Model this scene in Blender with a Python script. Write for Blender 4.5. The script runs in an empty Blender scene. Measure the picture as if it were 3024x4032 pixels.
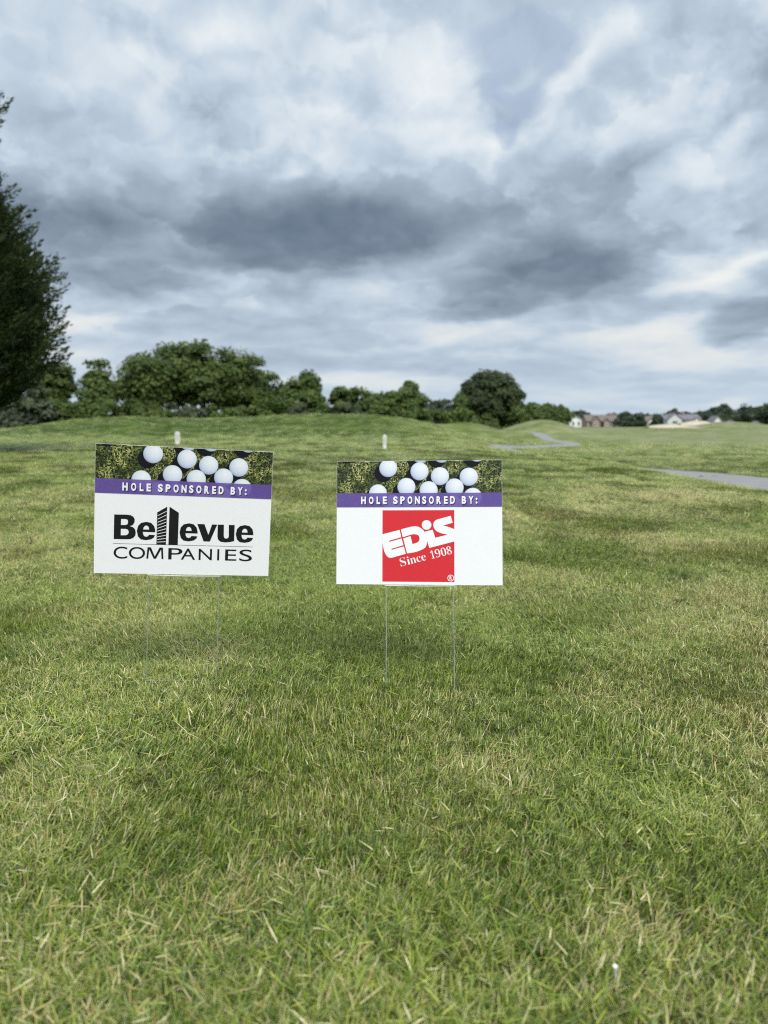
import bpy, bmesh, math, random
import numpy as np
from mathutils import Vector, Matrix

scene = bpy.context.scene
COL = scene.collection
rad = math.radians

# ---------------------------------------------------------------- camera
PITCH = 6.9
EYE = 1.0
cam_data = bpy.data.cameras.new('camera')
cam_data.sensor_fit = 'VERTICAL'
cam_data.sensor_height = 36.0
cam_data.lens = 26.0
cam_data.clip_start = 0.02
cam_data.clip_end = 8000.0
cam_data.dof.use_dof = True
cam_data.dof.focus_distance = 2.72
cam_data.dof.aperture_fstop = 2.35
cam = bpy.data.objects.new('camera', cam_data)
COL.objects.link(cam)
cam.location = (0, 0, EYE)
cam.rotation_euler = (rad(90 - PITCH), 0, 0)
scene.camera = cam

SUN_EL, SUN_AZ = 53.0, 163.0          # azimuth measured clockwise from +Y (the view direction)
SKY_STRENGTH = 0.452
scene.view_settings.view_transform = 'Standard'
scene.view_settings.look = 'None'
scene.view_settings.gamma = 1.0
scene.view_settings.use_curve_mapping = False
scene.view_settings.exposure = 1.14
scene.cycles.use_denoising = False
scene.cycles.filter_width = 1.15
scene.cycles.max_bounces = 6
scene.cycles.sample_clamp_indirect = 3.0
scene.cycles.caustics_reflective = False
scene.cycles.caustics_refractive = False
scene.cycles.transparent_max_bounces = 8

F = 26.0 / 36.0 * 4032
CP, SP = math.cos(rad(PITCH)), math.sin(rad(PITCH))

def ray(px, py):
    """direction (world) through a point of the 3024 x 4032 photograph, scaled so that y = 1"""
    a, b = (px - 1512) / F, -(py - 2016) / F
    y = CP + b * SP
    return a / y, (b * CP - SP) / y

def at(px, py, depth):
    u, v = ray(px, py)
    return Vector((u * depth, depth, EYE + v * depth))


class G:
    """small helper that writes node graphs as expressions"""
    def __init__(self, nt):
        self.nt = nt
    def node(self, kind, **kw):
        n = self.nt.nodes.new(kind)
        for k, v in kw.items():
            setattr(n, k, v)
        return n
    def put(self, sock, v):
        if v is None:
            return
        if isinstance(v, bpy.types.NodeSocket):
            self.nt.links.new(v, sock)
        else:
            sock.default_value = v
    def m(self, op, a, b=None, c=None, clamp=False):
        n = self.node('ShaderNodeMath', operation=op, use_clamp=clamp)
        for s, v in zip(n.inputs, (a, b, c)):
            self.put(s, v)
        return n.outputs[0]
    def add(self, a, b): return self.m('ADD', a, b)
    def mul(self, a, b): return self.m('MULTIPLY', a, b)
    def mad(self, a, b, c): return self.m('MULTIPLY_ADD', a, b, c)
    def v(self, op, a, b=None, c=None, scale=None):
        n = self.node('ShaderNodeVectorMath', operation=op)
        for s, x in zip(n.inputs, (a, b, c)):
            self.put(s, x)
        if scale is not None:
            self.put(n.inputs['Scale'], scale)
        return n.outputs['Value'] if op in ('DOT_PRODUCT', 'LENGTH', 'DISTANCE') else n.outputs[0]
    def xyz(self, x=0.0, y=0.0, z=0.0):
        n = self.node('ShaderNodeCombineXYZ')
        for s, v in zip(n.inputs, (x, y, z)):
            self.put(s, v)
        return n.outputs[0]
    def sep(self, v):
        n = self.node('ShaderNodeSeparateXYZ')
        self.put(n.inputs[0], v)
        return n.outputs
    def noise(self, vec, scale=1.0, detail=4.0, rough=0.5, lac=2.0, dist=0.0, color=False, dims='3D'):
        n = self.node('ShaderNodeTexNoise', noise_dimensions=dims)
        self.put(n.inputs['Vector'], vec)
        for k, v in (('Scale', scale), ('Detail', detail), ('Roughness', rough), ('Lacunarity', lac), ('Distortion', dist)):
            self.put(n.inputs[k], v)
        return n.outputs['Color'] if color else n.outputs['Fac']
    def step(self, x, a, b, lo=0.0, hi=1.0, smooth=True):
        n = self.node('ShaderNodeMapRange', interpolation_type='SMOOTHSTEP' if smooth else 'LINEAR')
        for s, v in zip(n.inputs, (x, a, b, lo, hi)):
            self.put(s, v)
        return n.outputs[0]
    def ramp(self, fac, stops, interp='LINEAR'):
        n = self.node('ShaderNodeValToRGB')
        n.color_ramp.interpolation = interp
        el = n.color_ramp.elements
        while len(el) < len(stops):
            el.new(0.5)
        for e, (p, c) in zip(el, stops):
            e.position = p
            e.color = (*c, 1) if len(c) == 3 else c
        self.put(n.inputs[0], fac)
        return n.outputs[0]
    def mix(self, f, a, b, mode='MIX'):
        n = self.node('ShaderNodeMix', data_type='RGBA', blend_type=mode)
        self.put(n.inputs[0], f)
        for i, x in ((6, a), (7, b)):
            self.put(n.inputs[i], (*x, 1) if isinstance(x, tuple) and len(x) == 3 else x)
        return n.outputs[2]
    def attr(self, name, kind='GEOMETRY'):
        n = self.node('ShaderNodeAttribute', attribute_type=kind, attribute_name=name)
        return n.outputs

def srgb(r, g, b):
    f = lambda c: c / 12.92 if c <= 0.04045 else ((c + 0.055) / 1.055) ** 2.4
    return (f(r / 255), f(g / 255), f(b / 255))

# ---------------------------------------------------------------- sky: a broken deck of grey cumulus under thin high cloud
def build_sky():
    w = bpy.data.worlds.new('World')
    scene.world = w
    w.use_nodes = True
    nt = w.node_tree
    nt.nodes.clear()
    g = G(nt)
    tc = g.node('ShaderNodeTexCoord')
    d = g.v('NORMALIZE', tc.outputs['Generated'])
    x, y, z = g.sep(d)
    # cauliflower warp of the direction, three sizes of billow
    up = g.step(z, 0.03, 0.22)
    flat = g.xyz(x, y, g.mul(g.m('LOGARITHM', g.add(g.m('MAXIMUM', z, 0.0), 0.07), 2.718), 0.55))
    n1 = g.v('SUBTRACT', g.noise(flat, 5.0, 2.0, 0.5, color=True), (0.5, 0.5, 0.5))
    n2 = g.v('SUBTRACT', g.noise(flat, 12.0, 6.0, 0.55, color=True), (0.5, 0.5, 0.5))
    wamp = g.mad(up, 0.65, 0.35)
    warp = g.v('ADD', g.v('SCALE', n1, scale=0.05), g.v('SCALE', n2, scale=0.055))
    warp = g.v('SCALE', warp, scale=1.0)
    wx, wy, wz = g.sep(warp)
    dx = g.add(x, wx)
    dz = g.add(z, g.mul(wz, wamp))
    ys = g.m('MAXIMUM', y, 0.2)
    u = g.m('DIVIDE', dx, ys)
    v = g.m('DIVIDE', dz, ys)
    front = g.step(y, 0.3, 0.6)

    def blob(cx, cy, rx, ry, ang, amp, inner, soft_top=None):
        u0, v0 = ray(cx, cy)
        u1, v1 = ray(cx + 50, cy)
        u2, v2 = ray(cx, cy - 50)
        px_u, px_v = 50 / (u1 - u0), 50 / (v2 - v0)
        c, s = math.cos(rad(ang)), math.sin(rad(ang))
        # X = ((u-u0)*px_u*c + (v-v0)*px_v*s)/rx
        ax, bx = px_u * c / rx, px_v * s / rx
        ay, by = -px_u * s / ry, px_v * c / ry
        X = g.mad(u, ax, g.mad(v, bx, -(u0 * ax + v0 * bx)))
        Y = g.mad(u, ay, g.mad(v, by, -(u0 * ay + v0 * by)))
        if soft_top:      # a flat base below, fading upwards into the cloud
            Y = g.m('MAXIMUM', g.mul(Y, -1.0), g.mul(Y, 1.0 / soft_top))
        r = g.m('SQRT', g.add(g.mul(X, X), g.mul(Y, Y)))
        return g.step(r, 1.0, inner, 0.0, amp)

    BLOBS = SKY_BLOBS
    total = None
    for b in BLOBS:
        t = blob(*b)
        total = t if total is None else g.add(total, t)
    total = g.mul(total, front)
    gap = None
    for b in SKY_GAPS:
        t = blob(*b)
        gap = t if gap is None else g.m('MAXIMUM', gap, t)
    for b in SKY_TUFTS:
        gap = g.m('SUBTRACT', gap, blob(*b), clamp=True)
    gap = g.mul(gap, front)
    # general cloud elsewhere and everywhere: broad light and dark masses, lit billows
    back = g.m('SUBTRACT', 1.0, front)
    broad = g.noise(d, 3.2, 4.0, 0.5)
    q = g.v('ADD', flat, g.v('SCALE', n2, scale=0.05))
    f1 = g.noise(q, 8.0, 5.0, 0.48)
    f2 = g.noise(g.v('ADD', q, (0.004, 0.012, 0.03)), 8.0, 5.0, 0.48)
    lit = g.m('SUBTRACT', f1, f2)
    # billowing edges: bright crinkled rims against the greyer cloud behind
    q2 = g.v('ADD', flat, g.v('SCALE', n2, scale=0.10))
    bl = g.add(g.noise(q2, 3.3, 8.0, 0.50), g.mul(g.m('SUBTRACT', broad, 0.5), 0.35))
    rim = g.m('SUBTRACT', g.mul(g.step(bl, 0.490, 0.535), g.step(bl, 0.66, 0.53)), g.step(bl, 0.52, 0.40, 0.0, 0.30))
    bl2 = g.noise(g.v('ADD', q2, (3.1, 1.7, 0.4)), 8.5, 7.0, 0.5)
    rim2 = g.m('SUBTRACT', g.mul(g.step(bl2, 0.50, 0.54), g.step(bl2, 0.66, 0.54)), g.step(bl2, 0.53, 0.40, 0.0, 0.3))
    fine = g.m('SUBTRACT', g.noise(q, 16.0, 5.0, 0.52), 0.5)
    base = g.ramp(z, [(0.0, (0.80,) * 3), (0.03, (0.79,) * 3), (0.09, (0.77,) * 3), (0.16, (0.755,) * 3),
                      (0.30, (0.770,) * 3), (0.48, (0.790,) * 3)])
    L = g.add(base, total)
    L = g.add(L, g.mul(g.m('SUBTRACT', broad, 0.5), g.mad(back, 0.30, 0.04)))
    L = g.add(L, g.mul(lit, g.mad(up, 0.26, 0.10)))
    L = g.add(L, g.mul(g.add(g.mul(rim, 0.068), g.mul(rim2, 0.028)), g.mad(up, 0.9, 0.1)))
    L = g.add(L, g.mul(fine, g.mad(up, -0.04, 0.10)))
    # cool greys of the cloud, from the shaded bases to the sunlit edges
    col = g.ramp(L, [(0.40, srgb(102, 118, 137)), (0.50, srgb(118, 134, 152)), (0.60, srgb(141, 157, 174)),
                     (0.70, srgb(167, 182, 199)), (0.80, srgb(196, 211, 226)), (0.90, srgb(224, 233, 240)), (1.0, srgb(244, 247, 247))])
    # an overcast sky brightens towards the zenith
    col = g.v('SCALE', col, scale=g.step(z, 0.50, 1.0, 1.0, 1.9))
    # towards the horizon the cloud light is creamier
    warm = g.mul(g.step(z, 0.26, 0.08), g.step(L, 0.76, 0.92))
    col = g.mix(g.mul(warm, 0.6), col, srgb(232, 233, 228))
    low = g.step(z, 0.085, 0.015)
    col = g.mix(g.mul(low, 0.30), col, srgb(186, 208, 224))
    gapcol = g.mix(g.step(z, 0.30, 0.50), srgb(180, 194, 218), srgb(200, 212, 232))
    col = g.mix(g.mul(gap, 0.42), col, gapcol)
    sky = g.node('ShaderNodeTexSky', sky_type='NISHITA', sun_disc=False,
                 sun_elevation=rad(SUN_EL), sun_rotation=rad(SUN_AZ))
    b1 = g.node('ShaderNodeBackground')
    g.put(b1.inputs['Color'], sky.outputs[0]); b1.inputs['Strength'].default_value = 0.06
    b2 = g.node('ShaderNodeBackground')
    g.put(b2.inputs['Color'], col); b2.inputs['Strength'].default_value = SKY_STRENGTH
    mx = g.node('ShaderNodeMixShader')
    # thin cover lets a little clear sky through the gaps
    g.put(mx.inputs[0], g.mad(gap, -0.25, 1.0))
    nt.links.new(b1.outputs[0], mx.inputs[1]); nt.links.new(b2.outputs[0], mx.inputs[2])
    out = g.node('ShaderNodeOutputWorld')
    nt.links.new(mx.outputs[0], out.inputs[0])
    w.cycles.sampling_method = 'MANUAL'
    w.cycles.sample_map_resolution = 512

# cloud masses: (x, y, rx, ry, tilt, lightness, core) in the directions of the photograph
SKY_BLOBS = [
    # shaded bases
    (180, 860, 900, 360, -4, -.20, 0.0), (330, 850, 460, 60, -4, -.07, 0.0, 3.5), (760, 840, 420, 170, 0, -.05, 0.0),
    (1220, 1000, 720, 80, 1, -.12, 0.4, 4.0), (1300, 930, 1000, 300, 5, -.11, 0.0), (1180, 1010, 480, 70, 0, -.04, 0.0),
    (2230, 1150, 520, 75, 5, -.12, 0.4, 4.0), (2260, 1060, 720, 270, 4, -.13, 0.0), (1880, 1225, 300, 40, 5, -.08, 0.3, 2.5),
    (2830, 930, 360, 70, 13, -.08, 0.1, 2.5), (860, 400, 260, 190, -15, -.09, 0.1), (1200, 130, 170, 260, -20, -.05, 0.0),
    (2430, 640, 330, 130, 10, -.11, 0.0, 1.5), (3000, 230, 380, 320, 10, -.11, 0.0),
    (2990, 1235, 300, 100, 18, -.16, 0.45), (2920, 1340, 190, 40, 5, -.10, 0.2), (420, 1100, 600, 110, 0, -.09, 0.1),
    (1560, 660, 240, 200, 0, -.05, 0.0), (1500, 420, 160, 160, 0, -.03, 0.0), (1900, 850, 600, 200, 8, -.04, 0.0),
    (1050, 600, 150, 90, 0, -.02, 0.0),
    (1500, 860, 2000, 300, 3, -.06, 0.0), (700, 1150, 1000, 110, 0, -.05, 0.0), (1500, 1250, 1800, 120, 0, -.03, 0.0), (2500, 780, 600, 120, 10, -.04, 0.0),
    # sunlit shoulders
    (420, 250, 340, 210, -10, .06, 0.2), (590, 390, 120, 170, 0, .05, 0.3), (850, 80, 250, 150, 0, .07, 0.1),
    (1640, 250, 320, 330, 0, .07, 0.1), (1800, 545, 250, 130, -10, .07, 0.1), (2000, 560, 130, 85, 20, .08, 0.3),
    (2450, 120, 330, 120, 40, .08, 0.1), (2260, 320, 220, 110, 42, .08, 0.2), (2130, 480, 100, 140, -20, .06, 0.3),
    (2930, 530, 180, 70, 12, .12, 0.0), (2890, 640, 340, 170, 5, .09, 0.0), (1170, 668, 170, 55, 14, .10, 0.0),
    (1190, 600, 90, 80, 20, .04, 0.0), (1330, 640, 80, 100, 0, .04, 0.0), (1120, 820, 140, 130, -30, .05, 0.0),
    # breaks low over the horizon
    (2790, 1120, 260, 90, 14, .15, 0.0), (2960, 1030, 210, 50, 22, .12, 0.0), (2600, 1310, 700, 80, 7, .11, 0.0), (2700, 1400, 560, 100, 3, .10, 0.0),
    (360, 1270, 300, 45, 0, .10, 0.0), (250, 1370, 350, 60, 0, .06, 0.0), (1380, 1500, 520, 60, -2, .10, 0.2),
    (1760, 1345, 130, 45, 4, .07, 0.0), (1420, 1165, 360, 90, 0, .09, 0.0), (1900, 1300, 560, 80, 2, .06, 0.0),
    (2880, 1605, 110, 65, 10, .08, 0.0), (2250, 1560, 500, 60, -4, .03, 0.0), (1050, 1200, 600, 70, 0, .04, 0.0),
    (900, 1430, 700, 90, 0, -.03, 0.0), (2100, 1470, 800, 60, 0, -.03, 0.0), (1600, 1420, 900, 40, 0, -.02, 0.0),
]
SKY_GAPS = [(2060, 170, 270, 150, -5, 1.0, 0.6), (2030, 330, 170, 150, 25, 1.0, 0.6), (1985, 470, 75, 120, 10, 0.9, 0.6)]
SKY_TUFTS = [(2080, 280, 70, 175, -38, 0.9, 0.1), (1960, 420, 70, 40, 10, 0.6, 0.2)]
build_sky()

sun_data = bpy.data.lights.new('sun', 'SUN')
sun_data.energy = 1.5
sun_data.angle = rad(34)
sun_data.color = (1.0, 0.96, 0.90)
sun = bpy.data.objects.new('sun', sun_data)
COL.objects.link(sun)
_az, _el = rad(SUN_AZ), rad(SUN_EL)
sun.rotation_euler = Vector((math.sin(_az) * math.cos(_el), math.cos(_az) * math.cos(_el), math.sin(_el))).to_track_quat('Z', 'Y').to_euler()
sun.location = (0, -5, 30)

# ---------------------------------------------------------------- general helpers
rng = np.random.default_rng(7)

def tag(o, label=None, category=None, group=None, kind=None):
    for k, v in (('label', label), ('category', category), ('group', group), ('kind', kind)):
        if v:
            o[k] = v
    return o

def link(name, data, parent=None, mat=None):
    o = bpy.data.objects.new(name, data)
    COL.objects.link(o)
    if parent is not None:
        o.parent = parent
    if mat is not None and data is not None:
        data.materials.append(mat)
    return o

def empty(name, loc, rotz=0.0):
    o = bpy.data.objects.new(name, None)
    COL.objects.link(o)
    o.empty_display_size = 0.2
    o.location = loc
    o.rotation_euler = (0, 0, rotz)
    return o

def fast_mesh(name, verts, faces, attrs=None, smooth=False):
    """verts (n,3), faces: (m,k) int array or a list of such arrays; attrs: {name: (domain, values)}"""
    me = bpy.data.meshes.new(name)
    verts = np.asarray(verts, np.float32)
    groups = faces if isinstance(faces, list) else [faces]
    groups = [np.asarray(f, np.int32) for f in groups if len(f)]
    loops = np.concatenate([f.ravel() for f in groups])
    sizes = np.concatenate([np.full(len(f), f.shape[1], np.int32) for f in groups])
    starts = np.concatenate([[0], np.cumsum(sizes)[:-1]]).astype(np.int32)
    me.vertices.add(len(verts)); me.vertices.foreach_set('co', verts.ravel())
    me.loops.add(len(loops)); me.loops.foreach_set('vertex_index', loops)
    me.polygons.add(len(sizes)); me.polygons.foreach_set('loop_start', starts)
    me.update(calc_edges=True)
    if smooth:
        me.polygons.foreach_set('use_smooth', np.ones(len(sizes), bool))
    for k, (dom, val) in (attrs or {}).items():
        val = np.asarray(val)
        if val.ndim == 2:
            a = me.attributes.new(k, 'FLOAT_VECTOR', dom); a.data.foreach_set('vector', val.astype(np.float32).ravel())
        elif val.dtype.kind in 'iu':
            a = me.attributes.new(k, 'INT', dom); a.data.foreach_set('value', val.astype(np.int32))
        else:
            a = me.attributes.new(k, 'FLOAT', dom); a.data.foreach_set('value', val.astype(np.float32))
    me.validate()
    return me

class MB:
    """collects boxes, prisms, tubes and plates into one mesh"""
    def __init__(self):
        self.v, self.f = [], []
    def poly(self, pts):
        b = len(self.v); self.v += [tuple(p) for p in pts]; self.f.append(tuple(range(b, b + len(pts)))); return self
    def box(self, x0, x1, y0, y1, z0, z1):
        b = len(self.v)
        self.v += [(x0, y0, z0), (x1, y0, z0), (x1, y1, z0), (x0, y1, z0), (x0, y0, z1), (x1, y0, z1), (x1, y1, z1), (x0, y1, z1)]
        for q in ((0, 3, 2, 1), (4, 5, 6, 7), (0, 1, 5, 4), (1, 2, 6, 5), (2, 3, 7, 6), (3, 0, 4, 7)):
            self.f.append(tuple(b + i for i in q))
        return self
    def prism(self, pts, axis, a, b):
        """a closed outline (list of 2-D points) pushed from a to b along axis 'x', 'y' or 'z'"""
        def p3(p, t):
            return {'x': (t, p[0], p[1]), 'y': (p[0], t, p[1]), 'z': (p[0], p[1], t)}[axis]
        n, s = len(pts), len(self.v)
        self.v += [p3(p, a) for p in pts] + [p3(p, b) for p in pts]
        self.f.append(tuple(s + i for i in range(n))); self.f.append(tuple(s + n + i for i in reversed(range(n))))
        for i in range(n):
            j = (i + 1) % n
            self.f.append((s + i, s + n + i, s + n + j, s + j))
        return self
    def tube(self, pts, radii, seg=8, cap=True):
        pts = [Vector(p) for p in pts]
        if not hasattr(radii, '__len__'):
            radii = [radii] * len(pts)
        s = len(self.v)
        up = None
        for i, p in enumerate(pts):
            t = (pts[min(i + 1, len(pts) - 1)] - pts[max(i - 1, 0)]).normalized()
            if up is None:
                up = t.orthogonal().normalized()
            up = (up - t * up.dot(t)).normalized()
            w = t.cross(up)
            for k in range(seg):
                a = 2 * math.pi * k / seg
                self.v.append(tuple(p + (up * math.cos(a) + w * math.sin(a)) * radii[i]))
        for i in range(len(pts) - 1):
            for k in range(seg):
                a, b = s + i * seg + k, s + i * seg + (k + 1) % seg
                self.f.append((a, b, b + seg, a + seg))
        if cap:
            self.f.append(tuple(s + k for k in reversed(range(seg))))
            e = s + (len(pts) - 1) * seg
            self.f.append(tuple(e + k for k in range(seg)))
        return self
    def build(self, name, mat, parent=None, smooth=False, fix=True):
        me = bpy.data.meshes.new(name)
        me.from_pydata(self.v, [], self.f)
        if fix:
            bm = bmesh.new(); bm.from_mesh(me)
            bmesh.ops.recalc_face_normals(bm, faces=bm.faces)
            bm.to_mesh(me); bm.free()
        if smooth:
            me.polygons.foreach_set('use_smooth', np.ones(len(me.polygons), bool))
        me.update()
        return link(name, me, parent, mat)

# value noise on arrays (for laying out tufts, mounds and clumps)
_perm = np.random.default_rng(3).random((256, 256))
def vnoise(x, y):
    xi, yi = np.floor(x).astype(int), np.floor(y).astype(int)
    fx, fy = x - xi, y - yi
    fx, fy = fx * fx * (3 - 2 * fx), fy * fy * (3 - 2 * fy)
    p = lambda i, j: _perm[i & 255, j & 255]
    return (p(xi, yi) * (1 - fx) + p(xi + 1, yi) * fx) * (1 - fy) + (p(xi, yi + 1) * (1 - fx) + p(xi + 1, yi + 1) * fx) * fy
def fbm(x, y, oct=4):
    s, a, t = 0, 1.0, 0
    for k in range(oct):
        s = s + a * vnoise(x * 2 ** k + 17.3 * k, y * 2 ** k + 5.1 * k); t += a; a *= 0.5
    return s / t
def sstep(a, b, x):
    t = np.clip((x - a) / (b - a), 0, 1)
    return t * t * (3 - 2 * t)

def new_mat(name):
    m = bpy.data.materials.new(name)
    m.use_nodes = True
    nt = m.node_tree
    nt.nodes.clear()
    g = G(nt)
    out = g.node('ShaderNodeOutputMaterial')
    return m, g, out

def pbr(g, out, color, rough=0.7, spec=0.3, metal=0.0, bump=None, bump_d=0.01, bump_s=0.5):
    p = g.node('ShaderNodeBsdfPrincipled')
    g.put(p.inputs['Base Color'], (*color, 1) if isinstance(color, tuple) else color)
    g.put(p.inputs['Roughness'], rough)
    g.put(p.inputs['Specular IOR Level'], spec)
    g.put(p.inputs['Metallic'], metal)
    if bump is not None:
        b = g.node('ShaderNodeBump')
        b.inputs['Strength'].default_value = bump_s
        b.inputs['Distance'].default_value = bump_d
        g.put(b.inputs['Height'], bump)
        g.put(p.inputs['Normal'], b.outputs[0])
    g.nt.links.new(p.outputs[0], out.inputs[0])
    return p

def plain(name, color, rough=0.7, spec=0.3, metal=0.0, vary=0.12, scale=8.0):
    m, g, out = new_mat(name)
    tc = g.node('ShaderNodeTexCoord').outputs['Object']
    n = g.noise(tc, scale, 5.0, 0.6)
    c = g.mix(n, tuple(x * (1 - vary) for x in color), tuple(min(x * (1 + vary), 1) for x in color))
    pbr(g, out, c, rough, spec, metal)
    return m

# ---------------------------------------------------------------- the lie of the land
def mound(x, y, px, top_py, d, amp, sx, sy, power=2.0):
    u, v = ray(px, top_py)
    return amp * np.exp(-(np.abs((x - u * d) / sx) ** power + ((y - d) / sy) ** 2))

def land(x, y):
    x = np.asarray(x, float); y = np.asarray(y, float)
    z = 0.22 * sstep(7, 22, y) * (1 - sstep(1.5, 5.5, x))               # rise to the mown tee
    z = z + 0.05 * (fbm(x * 0.35 + 3, y * 0.35, 3) - 0.5) * sstep(3.5, 9, np.hypot(x, y))
    z = z + 0.048 * np.exp(-(((x + 0.85) / 0.9) ** 2 + ((y - 2.7) / 0.8) ** 2)) + 0.012 * np.exp(-(((x - 0.2) / 0.5) ** 2 + ((y - 2.6) / 0.6) ** 2))
    edge = 5.2 + 0.10 * np.sin(y * 0.3)
    z = z - 0.52 * sstep(0.0, 3.2, x - edge) * sstep(4, 10, y)          # the ground falls to the cart path
    z = z - 0.30 * sstep(3.5, 6.5, x + 0.0) * sstep(20, 27, y) * (1 - sstep(5.2, 8.4, x))
    far = sstep(90, 200, y) * sstep(8, 25, x)
    z = z + 0.22 * far
    z = z - 0.16 * np.exp(-(((x - 8.6) / 2.2) ** 2 + ((y - 27) / 5.0) ** 2))
    z = z + 0.055 * np.exp(-(((x - 5.0) / 1.2) ** 2 + ((y - 21) / 5.0) ** 2))
    z = z + 0.46 * np.exp(-(((x - 13.6) / 3.2) ** 2 + ((y - 66.5) / 2.4) ** 2))
    z = z - 2.4 * sstep(215, 290, y)
    z = z + mound(x, y, 1290, 1638, 54, 1.28, 9.0, 8.5, 2.6)            # main mound
    z = z + mound(x, y, 520, 1657, 50, 0.86, 6.2, 7.5)
    z = z + mound(x, y, 300, 1670, 50, 0.35, 6.0, 7.5)
    z = z + mound(x, y, 1840, 1657, 74, 1.45, 4.0, 8.0)
    z = z + mound(x, y, 2130, 1655, 88, 1.78, 4.6, 8.0)
    z = z + mound(x, y, 1640, 1660, 66, 0.60, 4.5, 8.0)
    z = z + mound(x, y, 2640, 1680, 122, 0.75, 6.5, 6.0)
    z = z + mound(x, y, 2745, 1670, 165, 0.95, 7.0, 7.0)
    z = z + mound(x, y, 2920, 1661, 165, 1.35, 8.5, 9.0)
    z = z + 0.35 * (fbm(x * 0.045, y * 0.045, 3) - 0.5) * sstep(25, 60, y) * (1 - sstep(200, 260, y))
    return z

def ground_at(x, y):
    return float(land(np.array([x]), np.array([y]))[0])

def hit(px, py, d0=1.0, d1=400.0):
    """where a line of sight meets the land"""
    u, v = ray(px, py)
    d = np.geomspace(d0, d1, 6000)
    z = EYE + v * d
    k = np.argmax(z <= land(u * d, d))
    return Vector((u * d[k], d[k], float(land(u * d[k:k + 1], d[k:k + 1])[0])))

# cart path: centre line over the ground (x, y) and half width
PATH = [(10.9, -12), (10.7, 0), (10.4, 8), (10.0, 15), (9.6, 20), (9.0, 25), (8.0, 30), (6.8, 35), (6.2, 39), (7.0, 43), (10.2, 47.5), (13.0, 52), (14.2, 57), (13.9, 64), (13.0, 71), (12.2, 76)]
PATH_HALF = 1.2

def path_line(n=260):
    P = np.array(PATH, float)
    t = np.arange(len(P)); q = np.linspace(0, len(P) - 1, n)
    out = []
    for s in q:                                      # Catmull-Rom
        i = min(int(s), len(P) - 2); f = s - i
        p0, p1, p2, p3 = P[max(i - 1, 0)], P[i], P[i + 1], P[min(i + 2, len(P) - 1)]
        out.append(0.5 * (2 * p1 + (p2 - p0) * f + (2 * p0 - 5 * p1 + 4 * p2 - p3) * f * f + (3 * p1 - p0 - 3 * p2 + p3) * f ** 3))
    return np.array(out)
PLINE = path_line()

def path_dist(x, y):
    d = np.full(np.shape(x), 1e9)
    for a in PLINE[::2]:
        d = np.minimum(d, (x - a[0]) ** 2 + (y - a[1]) ** 2)
    return np.sqrt(d)

def turf_colour(g, pos, dry, tone):
    """green to straw turf colours shared by the blades and the far ground"""
    green = g.ramp(tone, [(0.0, (0.040, 0.076, 0.010)), (0.4, (0.128, 0.205, 0.020)), (0.7, (0.255, 0.345, 0.036)), (1.0, (0.47, 0.52, 0.10))])
    straw = g.ramp(tone, [(0.0, (0.36, 0.28, 0.10)), (0.5, (0.58, 0.50, 0.21)), (1.0, (0.76, 0.70, 0.40))])
    return g.mix(dry, green, straw)

def mat_ground():
    m, g, out = new_mat('mown_turf_ground')
    pos = g.node('ShaderNodeNewGeometry').outputs['Position']
    x, y, z = g.sep(pos)
    big = g.noise(pos, 0.10, 3.0, 0.5)
    mid = g.noise(pos, 0.55, 5.0, 0.6)
    strip = g.noise(g.v('MULTIPLY', pos, (0.25, 1.0, 1.0)), 0.35, 5.0, 0.6)
    small = g.noise(pos, 5.0, 5.0, 0.65)
    tiny = g.noise(pos, 38.0, 4.0, 0.7)
    grain = g.noise(g.v('MULTIPLY', pos, (0.6, 1.0, 1.0)), 1.8, 5.0, 0.7)
    tone = g.add(g.add(g.mul(small, 0.35), g.mul(tiny, 0.35)), g.mad(grain, 1.1, -0.4))
    rough = g.mul(g.step(y, 36.0, 39.0), g.step(y, 60.0, 52.0))           # unmown strip at the foot of the mound
    rough = g.mul(rough, g.step(x, 4.0, -2.0))
    field = g.mul(g.step(x, 6.0, 14.0), g.step(y, 20.0, 45.0))
    dry = g.add(g.mul(g.step(mid, 0.42, 0.72), 0.16), g.mul(g.step(strip, 0.45, 0.65), 0.16))
    dry = g.add(dry, g.mul(field, g.mad(g.step(big, 0.4, 0.62), 0.16, 0.12)))
    dry = g.m('MULTIPLY', dry, g.mad(rough, -0.75, 1.0), clamp=True)
    tone2 = g.add(g.add(g.mad(tone, 0.9, 0.06), g.mul(g.m('SUBTRACT', mid, 0.5), 0.9)), g.add(g.mul(field, 0.10), g.mul(g.m('SUBTRACT', strip, 0.5), 0.7)))
    tone2 = g.m('SUBTRACT', tone2, g.mul(rough, 0.22), clamp=True)
    yel = g.mul(g.step(g.noise(g.v('MULTIPLY', pos, (0.2, 0.8, 1.0)), 0.5, 4.0, 0.6), 0.55, 0.7), rough)
    col = turf_colour(g, pos, dry, tone2)
    col = g.mix(g.mul(yel, 0.5), col, (0.23, 0.21, 0.03))
    col = g.mix(1.0, col, (0.54, 0.54, 0.95), 'MULTIPLY')
    # thatch and soil between the blades close by
    near = g.step(g.v('LENGTH', g.v('MULTIPLY', pos, (1.0, 1.0, 0.0))), 48.0, 14.0)
    soil = g.mix(g.noise(pos, 160.0, 4.0, 0.8), (0.022, 0.024, 0.008), (0.07, 0.06, 0.025))
    col = g.mix(g.mul(near, 0.8), col, soil)
    pbr(g, out, col, 0.95, 0.1, bump=g.add(g.mul(tiny, 0.6), small), bump_d=0.03, bump_s=0.8)
    return m

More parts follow.
